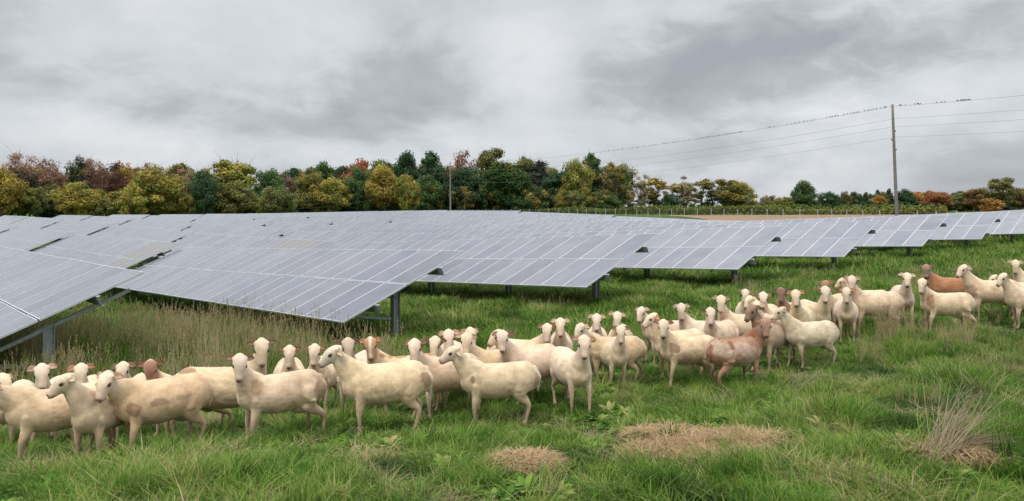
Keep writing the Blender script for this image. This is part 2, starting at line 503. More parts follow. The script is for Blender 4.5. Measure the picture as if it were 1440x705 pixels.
TORSO = [(-.465,.615,.03,.04),(-.447,.60,.092,.11),(-.408,.585,.138,.16),(-.34,.568,.170,.19),(-.23,.555,.186,.198),(-.09,.535,.206,.214),(.05,.525,.208,.220),
         (.18,.532,.190,.214),(.29,.555,.160,.198),(.37,.578,.130,.168),(.425,.60,.085,.115),(.452,.605,.03,.05)]
HEADR = [(-.085,.0,.025,.03),(-.068,.006,.055,.055),(-.03,.006,.074,.075),(.02,.0,.080,.084),(.06,-.010,.074,.082),(.10,-.024,.060,.072),(.14,-.038,.049,.060),
         (.175,-.048,.044,.052),(.198,-.054,.040,.044),(.212,-.057,.022,.026)]

def build_sheep(idx, head_turn, raise_, fat, seed, pitch, leg_phase, coat, ear_col, ear_droop, far):
    """returns root with mesh body; local x forward; head_turn radians about z relative to the body (+ = to its left)"""
    rg = random.Random(seed)
    mb = MB()
    fy = fat
    loft(mb, [((x, 0, z), ry*fy*.95, rz*(1+(fy-1)*.5)*.945) for x, z, ry, rz in TORSO], 40, 4)
    # legs
    def sw(i): return math.sin(leg_phase + i*2.1)*.5
    legs = []
    for s, i in ((1, 0), (-1, 1)):
        d = sw(i)*.13
        y = .105*s*fy
        pts = [(.275, y*.72, .50), (.29+d*.15, y*.92, .40), (.315+d*.6, y*1.0, .235), (.31+d*.9, y*.98, .10), (.32+d*1.0, y, .055), (.345+d*1.05, y, .012)]
        chain(mb, pts, [(.066,.105), (.044,.066), (.026,.031), .0185, .024, .027]); legs.append(pts)
    for s, i in ((1, 2), (-1, 3)):
        d = sw(i)*.15
        y = .11*s*fy
        pts = [(-.28, y*.75, .54), (-.235+d*.3, y*1.0, .42), (-.262+d*.5, y*1.02, .34), (-.372+d*.8, y*1.05, .250), (-.352+d*.95, y*1.0, .10), (-.342+d*1.0, y, .055), (-.317+d*1.05, y, .012)]
        chain(mb, pts, [(.10,.155), (.074,.115), (.044,.068), (.022,.033), .0195, .025, .028]); legs.append(pts)
    # tail
    chain(mb, [(-.415,0,.66),(-.455,.0,.60),(-.470,.01,.48),(-.46,.012,.37)], [.036,.030,.024,.014], 10)
    # udder / belly fullness
    if seed % 2 == 0: mb.ellipsoid((-.20,0,.345),(.11,.09,.07),12,8)
    # neck and head
    nb = Vector((.315, 0, .625))
    ht = max(-2.3, min(2.3, head_turn))
    nt_ = ht*.52
    reach = .28 - .09*raise_; up = .13 + .22*raise_
    poll = nb + Vector((math.cos(nt_)*reach, math.sin(nt_)*reach, up))
    mid = nb + Vector((math.cos(nt_*.6)*reach*.50, math.sin(nt_*.6)*reach*.5, up*.42))
    mid2 = nb + Vector((math.cos(nt_*.9)*reach*.85, math.sin(nt_*.9)*reach*.85, up*.78))
    loft(mb, [(nb+Vector((-.14,0,-.10)),.10,.15),(nb,.118,.172),(mid,.082,.118),(mid2,.061,.080),(poll+Vector((0,0,-.01)),.054,.062),(poll+Vector((math.cos(ht)*.02,math.sin(ht)*.02,.03)),.03,.035)], 18)
    # brisket
    mb.ellipsoid((.385,0,.54),(.09,.105,.13),12,9)
    HM = Matrix.Translation(poll) @ Matrix.Rotation(ht, 4, 'Z') @ Matrix.Rotation(pitch + R(rg.uniform(-6,6)), 4, 'Y') @ Matrix.Rotation(R(rg.uniform(-8,8)), 4, 'X') @ Matrix.Diagonal((.95,.91,.93,1))
    hb = MB(); loft(hb, [((x,0,z),ry,rz) for x,z,ry,rz in HEADR], 18)
    # brow ridges, cheeks
    for s in (1,-1):
        hb.ellipsoid((.055,.050*s,.030),(.032,.020,.020),10,7)
        hb.ellipsoid((.055,.035*s,-.045),(.06,.028,.038),10,7)
        hb.ellipsoid((-.025,.066*s,.032),(.028,.028,.022),8,6)
    mb.add([HM @ Vector(v) for v in hb.v], hb.f)
    src = mb.mesh('tmp')
    ob = bpy.data.objects.new('tmp', src); COL.objects.link(ob)
    rm = ob.modifiers.new('r', 'REMESH'); rm.mode = 'VOXEL'; rm.voxel_size = .019 if far else .0125; rm.use_smooth_shade = True
    sm = ob.modifiers.new('s', 'SMOOTH'); sm.factor = .5; sm.iterations = 7 if not far else 4
    dg = bpy.context.evaluated_depsgraph_get()
    me = bpy.data.meshes.new_from_object(ob.evaluated_get(dg))
    COL.objects.unlink(ob); bpy.data.objects.remove(ob); bpy.data.meshes.remove(src)
    nb0 = len(me.vertices)
    co = np.empty(nb0*3, dtype=np.float32); me.vertices.foreach_get('co', co); co = co.reshape(-1,3).astype(float)
    nrm = np.empty(nb0*3, dtype=np.float32); me.vertex_normals.foreach_get('vector', nrm); nrm = nrm.reshape(-1,3)
    hd = np.linalg.norm(co-np.array(poll), axis=1)
    dis = (field_noise(co, 34., seed+1)*.0018+field_noise(co, 13., seed+2)*.0030)*np.clip((hd-.16)*8,0,1)*np.clip((co[:,2]-.25)*6,0,1)
    co = co+nrm*dis[:,None]; me.vertices.foreach_set('co', co.astype(np.float32).ravel())
    # ears, eyes, nostrils, mouth are added to the same mesh
    ex = MB()
    for s in (1,-1):
        n = 9
        top = []; droop = ear_droop + rg.uniform(-.12,.12)
        for i in range(n):
            t = i/(n-1)
            w = .030*math.sin(math.pi*min(1, .16+.84*t))**.7 * (1.0 if t < .98 else .3)
            w = max(w, .006)
            c = Vector((-.030 - .018*t, s*(.060+.100*t), .030 - droop*.08*t - .022*t*t))
            top.append([c+Vector((w,0,-w*.35)), c+Vector((w*.5,-s*.002,-.012-.3*w)), c+Vector((-w*.5,0,-.012+.1*w)), c+Vector((-w,0,w*.5))])
        vs = []; fs = []
        for i in range(n):
            vs += [HM @ p for p in top[i]]
        for i in range(n):
            vs += [HM @ (p + Vector((-.003, 0, .009))) for p in top[i]]
        o_ = n*4
        for i in range(n-1):
            for j in range(3):
                a=i*4+j; fs.append((a,a+1,a+5,a+4)); fs.append((o_+a,o_+a+4,o_+a+5,o_+a+1))
            fs.append((i*4, i*4+4, o_+i*4+4, o_+i*4)); fs.append((i*4+3, o_+i*4+3, o_+i*4+7, i*4+7))
        fs.append((o_-4, o_-3, o_+o_-3, o_+o_-4)); fs.append((o_-3, o_-2, 2*o_-2, 2*o_-3)); fs.append((o_-2, o_-1, 2*o_-1, 2*o_-2))
        ex.add(vs, fs, 0)
        ne = len(ex.v)
        # eye set slightly into the skull
        eb = MB(); eb.ellipsoid((.062, .069*s, .012),(.021,.013,.017),10,8); ex.add([HM @ Vector(v) for v in eb.v], eb.f, 1)
        eb = MB(); eb.ellipsoid((.205, .022*s, -.040),(.010,.007,.007),8,6); ex.add([HM @ Vector(v) for v in eb.v], eb.f, 2)
    mo = MB()
    pts = []
    for i in range(9):
        a = (i/8-.5)*2.0
        pts.append(HM @ Vector((.216*math.cos(a*.35) - .060*abs(math.sin(a))**1.6 - .003, .043*math.sin(a*1.35), -.071 - .004*math.cos(a))))
    ex.tube(pts, .0042, 5, 2)
    # hooves
    for pl in legs:
        p = Vector(pl[-1]); ex.ellipsoid((p.x+.012, p.y, .014), (.040,.034,.026), 10, 6, 2)
    eco = np.array([tuple(v) for v in ex.v])
    # merge by building one bmesh
    bm = bmesh.new(); bm.from_mesh(me)
    em = ex.mesh('ex', (M['coat'], M['eye'], M['nose']), True)
    for f in bm.faces: f.material_index = 0
    bm.from_mesh(em)
    bm.to_mesh(me); bm.free(); bpy.data.meshes.remove(em)
    me.materials.clear()
    for m_ in (M['coat'], M['eye'], M['nose']): me.materials.append(m_)
    mi = np.zeros(len(me.polygons), dtype=np.int32)
    mi[len(mi)-len(ex.m):] = ex.m
    me.polygons.foreach_set('material_index', mi)
    me.polygons.foreach_set('use_smooth', np.ones(len(mi), dtype=bool))
    nv = len(me.vertices)
    co = np.empty(nv*3, dtype=np.float32); me.vertices.foreach_get('co', co); co = co.reshape(-1,3).astype(float)
    # ---- paint the fleece
    base = np.array(coat['base'])
    colr = np.tile(base, (nv,1))
    big = field_noise(co, 5.0, seed); fine = field_noise(co, 22.0, seed+7)
    # stained warm areas on fleece
    st = np.clip((big-.25)*1.5+fine*.35, 0, 1)[:,None]
    colr = colr*(1-st*.4) + np.array((.52,.37,.22))*st*.4
    # belly and lower flanks: soiling, plus under-body shade painted darker into the coat
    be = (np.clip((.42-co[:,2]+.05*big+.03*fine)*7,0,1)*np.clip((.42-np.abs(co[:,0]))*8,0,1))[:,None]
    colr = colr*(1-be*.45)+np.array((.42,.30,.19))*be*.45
    for (cx,cy,cz,rx,ry_,rz_,c_,thr) in coat.get('spots', ()):
        d = np.sqrt(((co[:,0]-cx)/rx)**2+((co[:,1]-cy)/ry_)**2+((co[:,2]-cz)/rz_)**2) + fine*.28 + field_noise(co, 12., seed+3)*.22
        m_ = np.clip((1.0-d)*5, 0, 1)[:,None]*thr
        colr = colr*(1-m_)+np.array(c_)*m_
    # head: inverse-transform
    HI = np.array(HM.inverted())
    hl = co@HI[:3,:3].T + HI[:3,3]
    headm = (np.clip((hl[:,0]+.11)*14, 0, 1)*np.clip((.20-np.linalg.norm(hl[:,1:],axis=1))*12,0,1))
    face = np.array(coat['face'])
    fm = np.clip(headm,0,1)[:,None]
    colr = colr*(1-fm)+face*fm
    if 'blaze' in coat:
        bz = (np.clip((.030+.01*fine-np.abs(hl[:,1]))*60,0,1)*headm*(hl[:,2]>-.05))[:,None]
        colr = colr*(1-bz)+np.array(coat['blaze'])*bz
    if coat.get('eyepatch') is not None:
        for s in (1,-1):
            d = np.linalg.norm((hl-np.array((.055,.066*s,.012)))/np.array((.045,.04,.032)),axis=1)+fine*.15
            m_ = np.clip((1-d)*5,0,1)[:,None]; colr = colr*(1-m_)+np.array(coat['eyepatch'])*m_
    # dark skin round the eyes and in the ear roots
    for s_ in (1,-1):
        d = np.linalg.norm((hl-np.array((.058,.072*s_,.010)))/np.array((.036,.03,.026)),axis=1)
        m_ = np.clip((1-d)*3,0,1)[:,None]*.7; colr = colr*(1-m_)+np.array((.22,.14,.10))*m_
    nd = np.linalg.norm((hl-np.array((.205,0,-.040)))/np.array((.03,.034,.02)),axis=1)
    muz = (np.clip((hl[:,0]-.165)*22,0,1)*(headm>.3))[:,None]
    colr = colr*(1-muz*.7)+np.array(coat['muzzle'])*muz*.7
    m_ = np.clip((1.15-nd)*3,0,1)[:,None]*.75*(headm>.3)[:,None]; colr = colr*(1-m_)+np.array(coat['muzzle'])*.45*m_
    # ears
    em_ = np.zeros(nv, dtype=bool); em_[nb0:] = True
    earm = (em_ & (np.abs(hl[:,1])>.072) & (hl[:,0]<.03) & (np.linalg.norm(hl,axis=1)<.3))
    colr[earm] = np.array(ear_col)*(0.85+.3*np.clip(fine[earm],-.5,.5)[:,None])
    # lower legs: thin, dirtier hair
    leg = (np.clip((.36-co[:,2]+.03*fine)*6,0,1)*(~em_))[:,None]
    colr = colr*(1-leg*.65)+np.array(coat.get('leg',(.40,.29,.19)))*leg*.65
    # rear soiling under the tail
    rear = (np.clip((-.36-co[:,0])*7,0,1)*np.clip((.62-co[:,2])*5,0,1)*np.clip(.7+fine,0,1))[:,None]
    colr = colr*(1-rear*.4)+np.array((.26,.17,.10))*rear*.4
    # small dirt smears, different on every animal
    for _ in range(rg.randint(4,8)):
        c0 = np.array((rg.uniform(-.4,.35), rg.choice((-1,1))*.19, rg.uniform(.36,.68))); sz = np.array((rg.uniform(.03,.12), .16, rg.uniform(.015,.05)))
        d = np.linalg.norm((co-c0)/sz, axis=1)+fine*.5+big*.3
        m_ = (np.clip((1-d)*2.5,0,1)*rg.uniform(.2,.55)*(headm<.2))[:,None]
        colr = colr*(1-m_)+np.array((.36,.25,.16))*m_
    tint = 1+np.array([rg.uniform(-.07,.04)]*3)+np.array([rg.uniform(-.03,.03),0,rg.uniform(-.07,.05)])
    colr = np.clip(colr*tint*np.array((.95,.915,.865)), .01, .85)
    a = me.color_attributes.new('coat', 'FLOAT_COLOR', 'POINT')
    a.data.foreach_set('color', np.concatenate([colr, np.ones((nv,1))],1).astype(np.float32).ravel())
    me.name = 'sheep'
    return me, poll, HM

W1=(.77,.60,.415); W2=(.73,.565,.41); W3=(.70,.51,.33); W4=(.80,.655,.48)
FW=(.80,.65,.50); PK=(.68,.44,.35)
BR=(.26,.115,.055); BR2=(.33,.16,.085); GB=(.24,.16,.11)
def coatd(base=W1, face=FW, muzzle=PK, spots=(), **k): return dict(base=base, face=face, muzzle=muzzle, spots=spots, **k)
WHITE = coatd(); CREAM = coatd(base=W3, face=(.70,.60,.46)); PALE = coatd(base=W4, face=W4); GREYW = coatd(base=W2, face=(.70,.62,.50))
EP=(.66,.43,.31); EO=(.60,.30,.17); EB=(.34,.20,.13); ED=(.20,.12,.08); EW=(.66,.54,.40)
SP=(.42,.24,.14)
# (name,label, head px, head-top y, body facing, head facing, scale, raise, pitch deg, coat, ear colour, droop)
# facing: 0 = at the camera, + = towards the left of the picture
SHEEP = [
 ('white sheep whose face just shows at the left edge, behind a big rump', 8, 526, 20, -25, 1.0, .7, 35, PALE, EP, .5),
 ('white sheep looking straight out above the leftmost rump, wide pink ears', 59, 513, 15, 0, 1.0, .9, 50, WHITE, EP, .3),
 ('slim white sheep in the front at left, turning its face sideways to the left', 84, 527, 32, 80, .92, .75, 22, coatd(base=W2, spots=((.30,-.1,.52,.12,.2,.10,(.38,.22,.14),.7),)), EW, .2),
 ('white sheep with one orange-pink ear, looking over the cream ewe at far left', 114, 513, 10, 0, 1.0, .9, 50, WHITE, EO, .3),
 ('cream ewe in the front at left, body sideways with dirty smudges on its flank', 144, 524, 72, 38, 1.0, .32, 38, coatd(base=W3, spots=((.12,.21,.56,.10,.12,.035,(.30,.20,.13),.7),(.33,.16,.52,.07,.1,.07,(.34,.20,.13),.8),(-.12,.21,.57,.09,.12,.03,(.34,.23,.15),.6))), EP, .3),
 ('white sheep with dark ears, next to the left of the brown-faced one', 171, 511, 18, 12, 1.0, .9, 48, WHITE, EB, .4),
 ('sheep with a brown face and white body, standing behind the cream ewe', 211, 508, 82, 5, 1.0, .75, 52, coatd(base=W1, face=(.36,.20,.13), muzzle=(.25,.16,.12), spots=((-.30,.1,.72,.16,.3,.09,(.42,.2,.10),.9),)), (.30,.16,.10), .3),
 ('brown-eared white sheep with rusty spots on its rump, head high facing out', 368, 477, -78, 0, 1.03, 1.0, 52, coatd(base=W1, spots=((-.3,-.1,.72,.09,.12,.06,SP,.9),(-.36,-.18,.62,.03,.1,.05,SP,.9),(-.18,-.2,.5,.03,.1,.03,SP,.7)), leg=(.25,.16,.10)), EB, .2),
 ('large white ewe facing out, long body sideways, tan patch on its shoulder', 337, 500, 76, 0, 1.02, .8, 50, coatd(base=W1, spots=((.30,.16,.66,.07,.1,.09,(.52,.33,.19),.75),(-.42,.12,.56,.13,.16,.16,(.48,.33,.2),.6))), EB, .15),
 ('small-headed white sheep with level ears, behind the long white ewe', 407, 485, 0, 0, .92, .9, 50, WHITE, EB, .2),
 ('white sheep half hidden behind the muzzle of the big profile ewe', 441, 486, 12, 10, .95, .9, 50, WHITE, EB, .4),
 ('biggest white ewe of the front, whole body in left profile with dark rump', 463, 487, 84, 84, 1.03, .6, 18, coatd(base=W1, face=(.70,.63,.52), muzzle=(.45,.30,.26), spots=((-.40,.16,.56,.09,.12,.11,(.33,.21,.13),.75),(-.05,.21,.33,.3,.2,.05,(.46,.34,.22),.6),(.1,.21,.52,.12,.1,.05,(.55,.42,.28),.5))), EW, .6),
 ('sheep with dark ears and brown-flecked face, left of the orange-eared one', 490, 477, 20, -5, 1.0, .9, 48, coatd(base=W2, face=(.58,.45,.34), eyepatch=(.22,.14,.10)), ED, .5),
 ('orange-eared tan-faced sheep with a white blaze, rusty stripe along its back', 521, 476, 82, 0, 1.0, .8, 52, coatd(base=W1, face=(.52,.28,.16), blaze=FW, spots=((-.1,0,.76,.45,.2,.05,(.42,.19,.09),.85),)), EO, .15),
 ('white sheep facing out just right of the biggest profile ewe, flank behind it', 583, 479, 62, 0, 1.02, .8, 52, coatd(base=W2, spots=((.0,.2,.33,.3,.2,.06,(.38,.27,.18),.6),)), EB, .35),
 ('white sheep with brown eye patches, peering left above two sheep', 610, 475, 35, 15, .97, .85, 48, coatd(base=W2, eyepatch=(.30,.18,.12)), ED, .5),
 ('white sheep with broad pink ears, leftmost of a cluster of three heads', 631, 465, 10, 0, 1.0, .95, 50, WHITE, EP, .35),
 ('white sheep with reddish ears and flat back, above the second profile ewe', 656, 470, 74, 0, 1.0, .75, 52, WHITE, EP, .4),
 ('white sheep peeping from behind the reddish-eared one, looking to the right', 664, 462, -20, -22, .98, .95, 42, PALE, EP, .5),
 ('white ewe in left profile with small dark neck smudge, second profile ewe', 632, 487, 82, 82, 1.0, .6, 20, coatd(base=W1, muzzle=(.40,.27,.23), spots=((.35,.14,.58,.03,.1,.05,(.25,.17,.12),.8),(-.44,.15,.52,.08,.1,.15,(.36,.24,.16),.7))), EW, .6),
 ('white sheep looking left, its muzzle dark, hidden behind a frontal head', 694, 465, 68, 62, .98, .8, 28, coatd(muzzle=(.2,.14,.12)), EP, .5),
 ('white sheep resting its chin above the back of the second profile ewe', 706, 467, 82, 6, 1.05, .7, 52, coatd(base=W2), EB, .35),
 ('small white sheep with brown ears, its back stretching away to the left', 769, 457, -78, 5, .92, .8, 50, WHITE, EB, .3),
 ('white sheep with pink ears, head up between two others in the middle', 788, 449, 0, 0, .98, .95, 50, coatd(base=(.68,.52,.38)), EP, .3),
 ('cream sheep looking left over the back of the frontal white ewe', 813, 456, 84, 35, 1.0, .55, 40, CREAM, EP, .5),
 ('white ewe with a yellow tag in its ear, walking straight out at front', 822, 474, -22, -6, 1.0, .85, 48, coatd(base=W4, spots=((.1,.2,.50,.02,.1,.04,(.4,.28,.2),.7),(.18,.2,.52,.02,.1,.04,(.4,.28,.2),.7))), (.55,.33,.24), .3),
 ('small white sheep far back, its pink ears spread like a bar', 839, 443, 0, 0, .95, .95, 48, WHITE, EP, .2),
 ('dark-nosed white sheep far back, between two pink-eared ones', 868, 440, 5, 0, .95, .95, 48, coatd(muzzle=(.25,.17,.14)), EP, .2),
 ('narrow white sheep standing alone behind the tagged ewe, facing out', 873, 463, -24, 0, .98, .95, 52, coatd(base=W2), EB, .15),
 ('white sheep far back turned to the left, long back running right', 900, 433, 82, 22, .98, .7, 42, WHITE, EP, .4),
 ('white sheep craning in left profile beside the black-nosed one', 913, 441, 52, 74, 1.0, .95, 22, coatd(base=W1), EO, .5),
 ('black-nosed white sheep with a soiled shoulder, facing out in the middle', 933, 452, 62, 0, 1.03, .85, 50, coatd(base=W1, muzzle=(.05,.04,.04), spots=((.33,.15,.60,.08,.1,.10,(.32,.2,.13),.8),(.15,.2,.45,.14,.1,.10,(.45,.32,.21),.7))), EB, .15),
 ('tall white sheep with broad forehead, face and pale back behind the black-nosed one', 958, 428, 84, 0, 1.05, .95, 52, PALE, EW, .45),
 ('white sheep with dark eyes, left of the upright brown-necked one', 1000, 434, 25, -12, .98, .9, 50, coatd(muzzle=(.30,.2,.17)), ED, .45),
 ('upright white sheep with long brownish neck and back to the right', 1014, 417, 72, 0, 1.04, 1.0, 52, coatd(base=W1, spots=((.42,0,.72,.13,.2,.16,(.50,.33,.22),.8),)), EP, .4),
 ('pale lamb-like face, highest and farthest of the tight middle bunch', 1048, 408, 0, 0, .95, .95, 45, WHITE, EB, .3),
 ('white sheep tilting its head left, just below the farthest face', 1051, 417, 30, 35, .95, .85, 40, WHITE, EW, .3),
 ('white sheep with brown-ringed ears, right half of the tight bunch', 1073, 412, 10, 0, 1.0, .9, 48, coatd(eyepatch=(.4,.26,.18)), EB, .4),
 ('white sheep wedged in the bunch above the grey-brown one', 1064, 424, 45, 0, .98, .85, 50, WHITE, EP, .4),
 ('grey-brown faced sheep looking left above the red-brown one', 1054, 430, 30, 48, 1.0, .8, 32, coatd(base=(.50,.36,.26), face=(.30,.20,.14), muzzle=(.10,.07,.06), spots=((.45,0,.7,.2,.3,.2,(.36,.2,.12),.7),)), (.16,.11,.08), .4),
 ('brown-headed sheep with a rusty neck at the back of the bunch', 1098, 406, 35, 0, 1.0, .9, 50, coatd(base=W1, face=(.24,.14,.10), muzzle=(.14,.09,.08), spots=((.45,0,.7,.22,.3,.25,BR2,.95),)), (.20,.12,.09), .35),
 ('white sheep with orange-pink ears, right of the brown-headed one', 1119, 409, 15, 0, 1.03, .95, 50, WHITE, EO, .25),
 ('red-brown and white mottled sheep seen from behind, looking back at the camera', 1077, 449, -137, -2, .97, .75, 46, coatd(base=(.42,.24,.15), face=(.38,.24,.17), muzzle=(.34,.22,.19),
    spots=((-.1,0,.75,.55,.08,.10,BR,.95),(-.1,-.15,.60,.24,.12,.12,(.58,.44,.34),.75),(-.38,-.1,.62,.16,.18,.13,(.56,.43,.33),.75),(.15,-.18,.52,.14,.12,.16,(.52,.38,.29),.7),(.42,0,.72,.2,.2,.2,BR,.95),(-.2,-.2,.68,.07,.12,.10,(.30,.12,.06),.9),(-.5,0,.55,.08,.09,.25,(.30,.13,.07),.9),(.0,0,.32,.35,.2,.05,(.55,.42,.33),.7)), leg=(.22,.09,.05)), (.44,.24,.16), .1),
 ('round white sheep right of the red-brown one, its face turned sharply left', 1094, 432, 55, 84, .98, .75, 28, coatd(base=(.74,.62,.46), face=(.74,.62,.47)), (.40,.32,.25), .5),
 ('white sheep with dark ear tips, standing in front of a brown head', 1161, 404, -26, -5, 1.0, .95, 50, coatd(base=W1), EB, .4),
 ('brown crowned head poking up behind a white sheep, mostly hidden', 1160, 396, 20, 10, .98, .95, 45, coatd(base=W2, face=(.36,.20,.12)), (.36,.2,.13), .2),
 ('white sheep with pinkish ears facing out, right one of a front pair', 1190, 406, -4, 8, .98, .85, 50, coatd(base=W2), EO, .3),
 ('tall white sheep with a big raised rump, behind the pinkish-eared one', 1198, 389, 64, 0, 1.05, .9, 50, coatd(base=W1, leg=(.30,.2,.14)), EP, .35),
 ('white sheep turned left, only its neck showing beside the tall one', 1181, 391, 60, 85, .96, .8, 25, PALE, EP, .5),
 ('pale sheep with a black nose, left of the group of eight at right', 1276, 385, -10, -5, .98, .9, 48, coatd(base=(.66,.52,.40), muzzle=(.04,.03,.03)), EW, .2),
 ('white sheep with a rust-brown collar patch, round flank to the right', 1296, 393, 63, 8, 1.02, .75, 50, coatd(base=W1, spots=((.36,.08,.60,.08,.16,.17,(.42,.24,.15),.9),)), EB, .4),
 ('brown sheep with a grey-brown face, behind the pale ones at right', 1302, 373, 84, 8, 1.0, .75, 48, coatd(base=(.42,.20,.10), face=(.34,.24,.17), muzzle=(.5,.4,.32)), (.30,.18,.12), .1),
 ('white sheep with smooth rounded head bent left, dirty chest, at right', 1351, 373, 72, 48, 1.03, .85, 34, coatd(base=W1, spots=((.42,.0,.55,.12,.2,.14,(.44,.30,.2),.8),)), EW, .6),
 ('white sheep whose back alone shows between two others at right', 1394, 387, 84, 70, 1.0, .2, 35, coatd(base=W2), ED, .5),
 ('white sheep with black-tipped ears, head turned left, near the right edge', 1407, 385, 72, 48, 1.0, .8, 36, coatd(base=W1, muzzle=(.35,.25,.2)), ED, .5),
 ('white sheep farthest right, facing out from behind its black-eared neighbour', 1428, 367, 80, 0, 1.03, .9, 50, PALE, EW, .2),
]
ZL = [9.2, 9.0, 7.5, 9.2, 7.7, 9.3, 9.1, 9.0, 7.95, 9.9, 9.9, 8.3, 9.4, 9.5, 9.1, 10.0, 10.3, 9.9, 10.7, 8.9, 10.6, 9.9, 11.3, 11.3, 11, 9.1, 12, 12.2, 10.6, 12.9, 11.2, 10.5, 12.4, 11.6, 12.4, 14.6, 13.8, 13.2, 12.4, 11.2, 13.9, 12.6, 10.4, 11.4, 13, 14.3, 13.3, 14.2, 15.5, 14.6, 13.8, 16.4, 15.2, 15.5, 14, 16]
sheep_roots = []
def place_sheep(i, label, hx, hy, fc, hf, sc, rs, pt, coat, ec, dr, fixed=None):
    seed = 100 + i*13
    rg = random.Random(seed)
    rel = -(hf-fc)
    far = hy < 440
    fat = rg.uniform(.96, 1.10)
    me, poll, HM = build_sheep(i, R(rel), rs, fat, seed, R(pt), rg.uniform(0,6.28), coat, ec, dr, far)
    # the distance follows from head height above the ground
    headtop = (poll.z + .07)*sc
    u = (hx-720)/F
    Z = fixed
    ray0 = Vector((u, 1.0)).normalized(); th0 = math.atan2(-ray0.y, -ray0.x) - R(fc)
    hl0 = Matrix.Rotation(th0, 2) @ Vector((poll.x, poll.y))
    if hy and i != 90:
        # animals differ in size: the head height gives the scale, within what is natural
        want = CAMH - (hy-HY)*Z/F - ground(u*Z-hl0.x, Z-hl0.y)
        s_new = want/(poll.z+.07)
        sc = max(sc*.90, min(sc*1.10, s_new))
        print('sheep', i, 'want %.2f got %.2f' % (s_new, sc))
    ray = Vector((u, 1.0)).normalized()
    th = math.atan2(-ray.y, -ray.x) - R(fc)
    hp = Vector((u*Z, Z))
    off = Matrix.Rotation(th, 2) @ Vector((HM.translation.x+.06*math.cos(R(rel)), HM.translation.y+.06*math.sin(R(rel))))*sc
    p = hp - off
    root = bpy.data.objects.new('sheep', me); link(root)
    root.location = (p.x, p.y, ground(p.x, p.y)+.0)
    root.rotation_euler = (0, 0, th)
    root.scale = (sc,)*3
    tag(root, label, 'sheep', 'flock of sheep in the pasture')
    sheep_roots.append((p.x, p.y, th))
    if 'yellow tag' in label:
        mb = MB(); T = HM @ Matrix.Translation((-.035, .125, .012)) @ Matrix.Rotation(.3, 4, 'X')
        mb.box((-.002,-.020,-.045),(.006,.020,.0),0,T); mb.tube([T@Vector((-.012,0,.004)),T@Vector((.012,0,.004))],.007,8)
        mb.build('ear_tag', M['tagm'], root)
    print('sheep %2d Z %.2f  foot y %.0f' % (i, Z, HY+(CAMH-ground(p.x,p.y))*F/p.y))
import os
if not os.environ.get('NOSHEEP'):
    place_sheep(90, 'sheep cut off by the left edge, only its rump and hind legs in view', -22, 535, 86, 80, 1.06, .2, 40,
            coatd(base=W1, spots=((-.42,0,.5,.1,.2,.2,(.36,.24,.16),.6),)), EP, .4, fixed=7.75)
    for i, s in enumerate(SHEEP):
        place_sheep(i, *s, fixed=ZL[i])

# ------------------------------------------------------------------ ground
def build_ground():
    rs = np.concatenate([[0.0], np.geomspace(2.0, 60, 110), np.geomspace(61, 3500, 110)])
    na = 360
    az = np.concatenate([np.linspace(-R(48), R(48), 260), np.linspace(R(48), R(312), 62)[1:-1]])
    na = len(az)
    Rr, A = np.meshgrid(rs, az, indexing='ij')
    X = (Rr*np.sin(A)).ravel(); Y = (Rr*np.cos(A)).ravel()
    Zg = ground_np(X, Y)
    V = np.stack([X, Y, Zg], 1)
    i = np.arange(len(rs)-1)[:,None]*na; j = np.arange(na)[None]; j2 = (j+1) % na
    Q = np.stack([i+j, i+j2, i+na+j2, i+na+j], -1).reshape(-1,4)
    me = mesh_np('ground', V, Q[:, ::-1], (M['ground'],), True)
    o = bpy.data.objects.new('ground', me); link(o); tag(o, kind='structure'); return o
build_ground()

def draped(name, poly_uv, mat, dz, nu=40, nv=14, kind='structure'):
    """patch between near and far edges, given as (px, Zfar, Znear)"""
    V = []; 
    for (px, zn, zf) in poly_uv:
        for t in range(nv):
            Z = zn + (zf-zn)*t/(nv-1); X = (px-720)/F*Z
            V.append((X, Z))
    V = np.array(V); z = ground_np(V[:,0], V[:,1]) + dz
    n = len(poly_uv)
    Q = [(i*nv+j, (i+1)*nv+j, (i+1)*nv+j+1, i*nv+j+1) for i in range(n-1) for j in range(nv-1)]
    me = mesh_np(name, np.column_stack([V, z]), np.array(Q), (mat,), True)
    o = bpy.data.objects.new(name, me); link(o); tag(o, kind=kind); return o
draped('ploughed_field', [(px, 128-(px-900)*.03 + max(0, 1060-px)*.85, max(245-(px-900)*.10, 0)) for px in range(940, 1700, 20)], M['field'], .12)

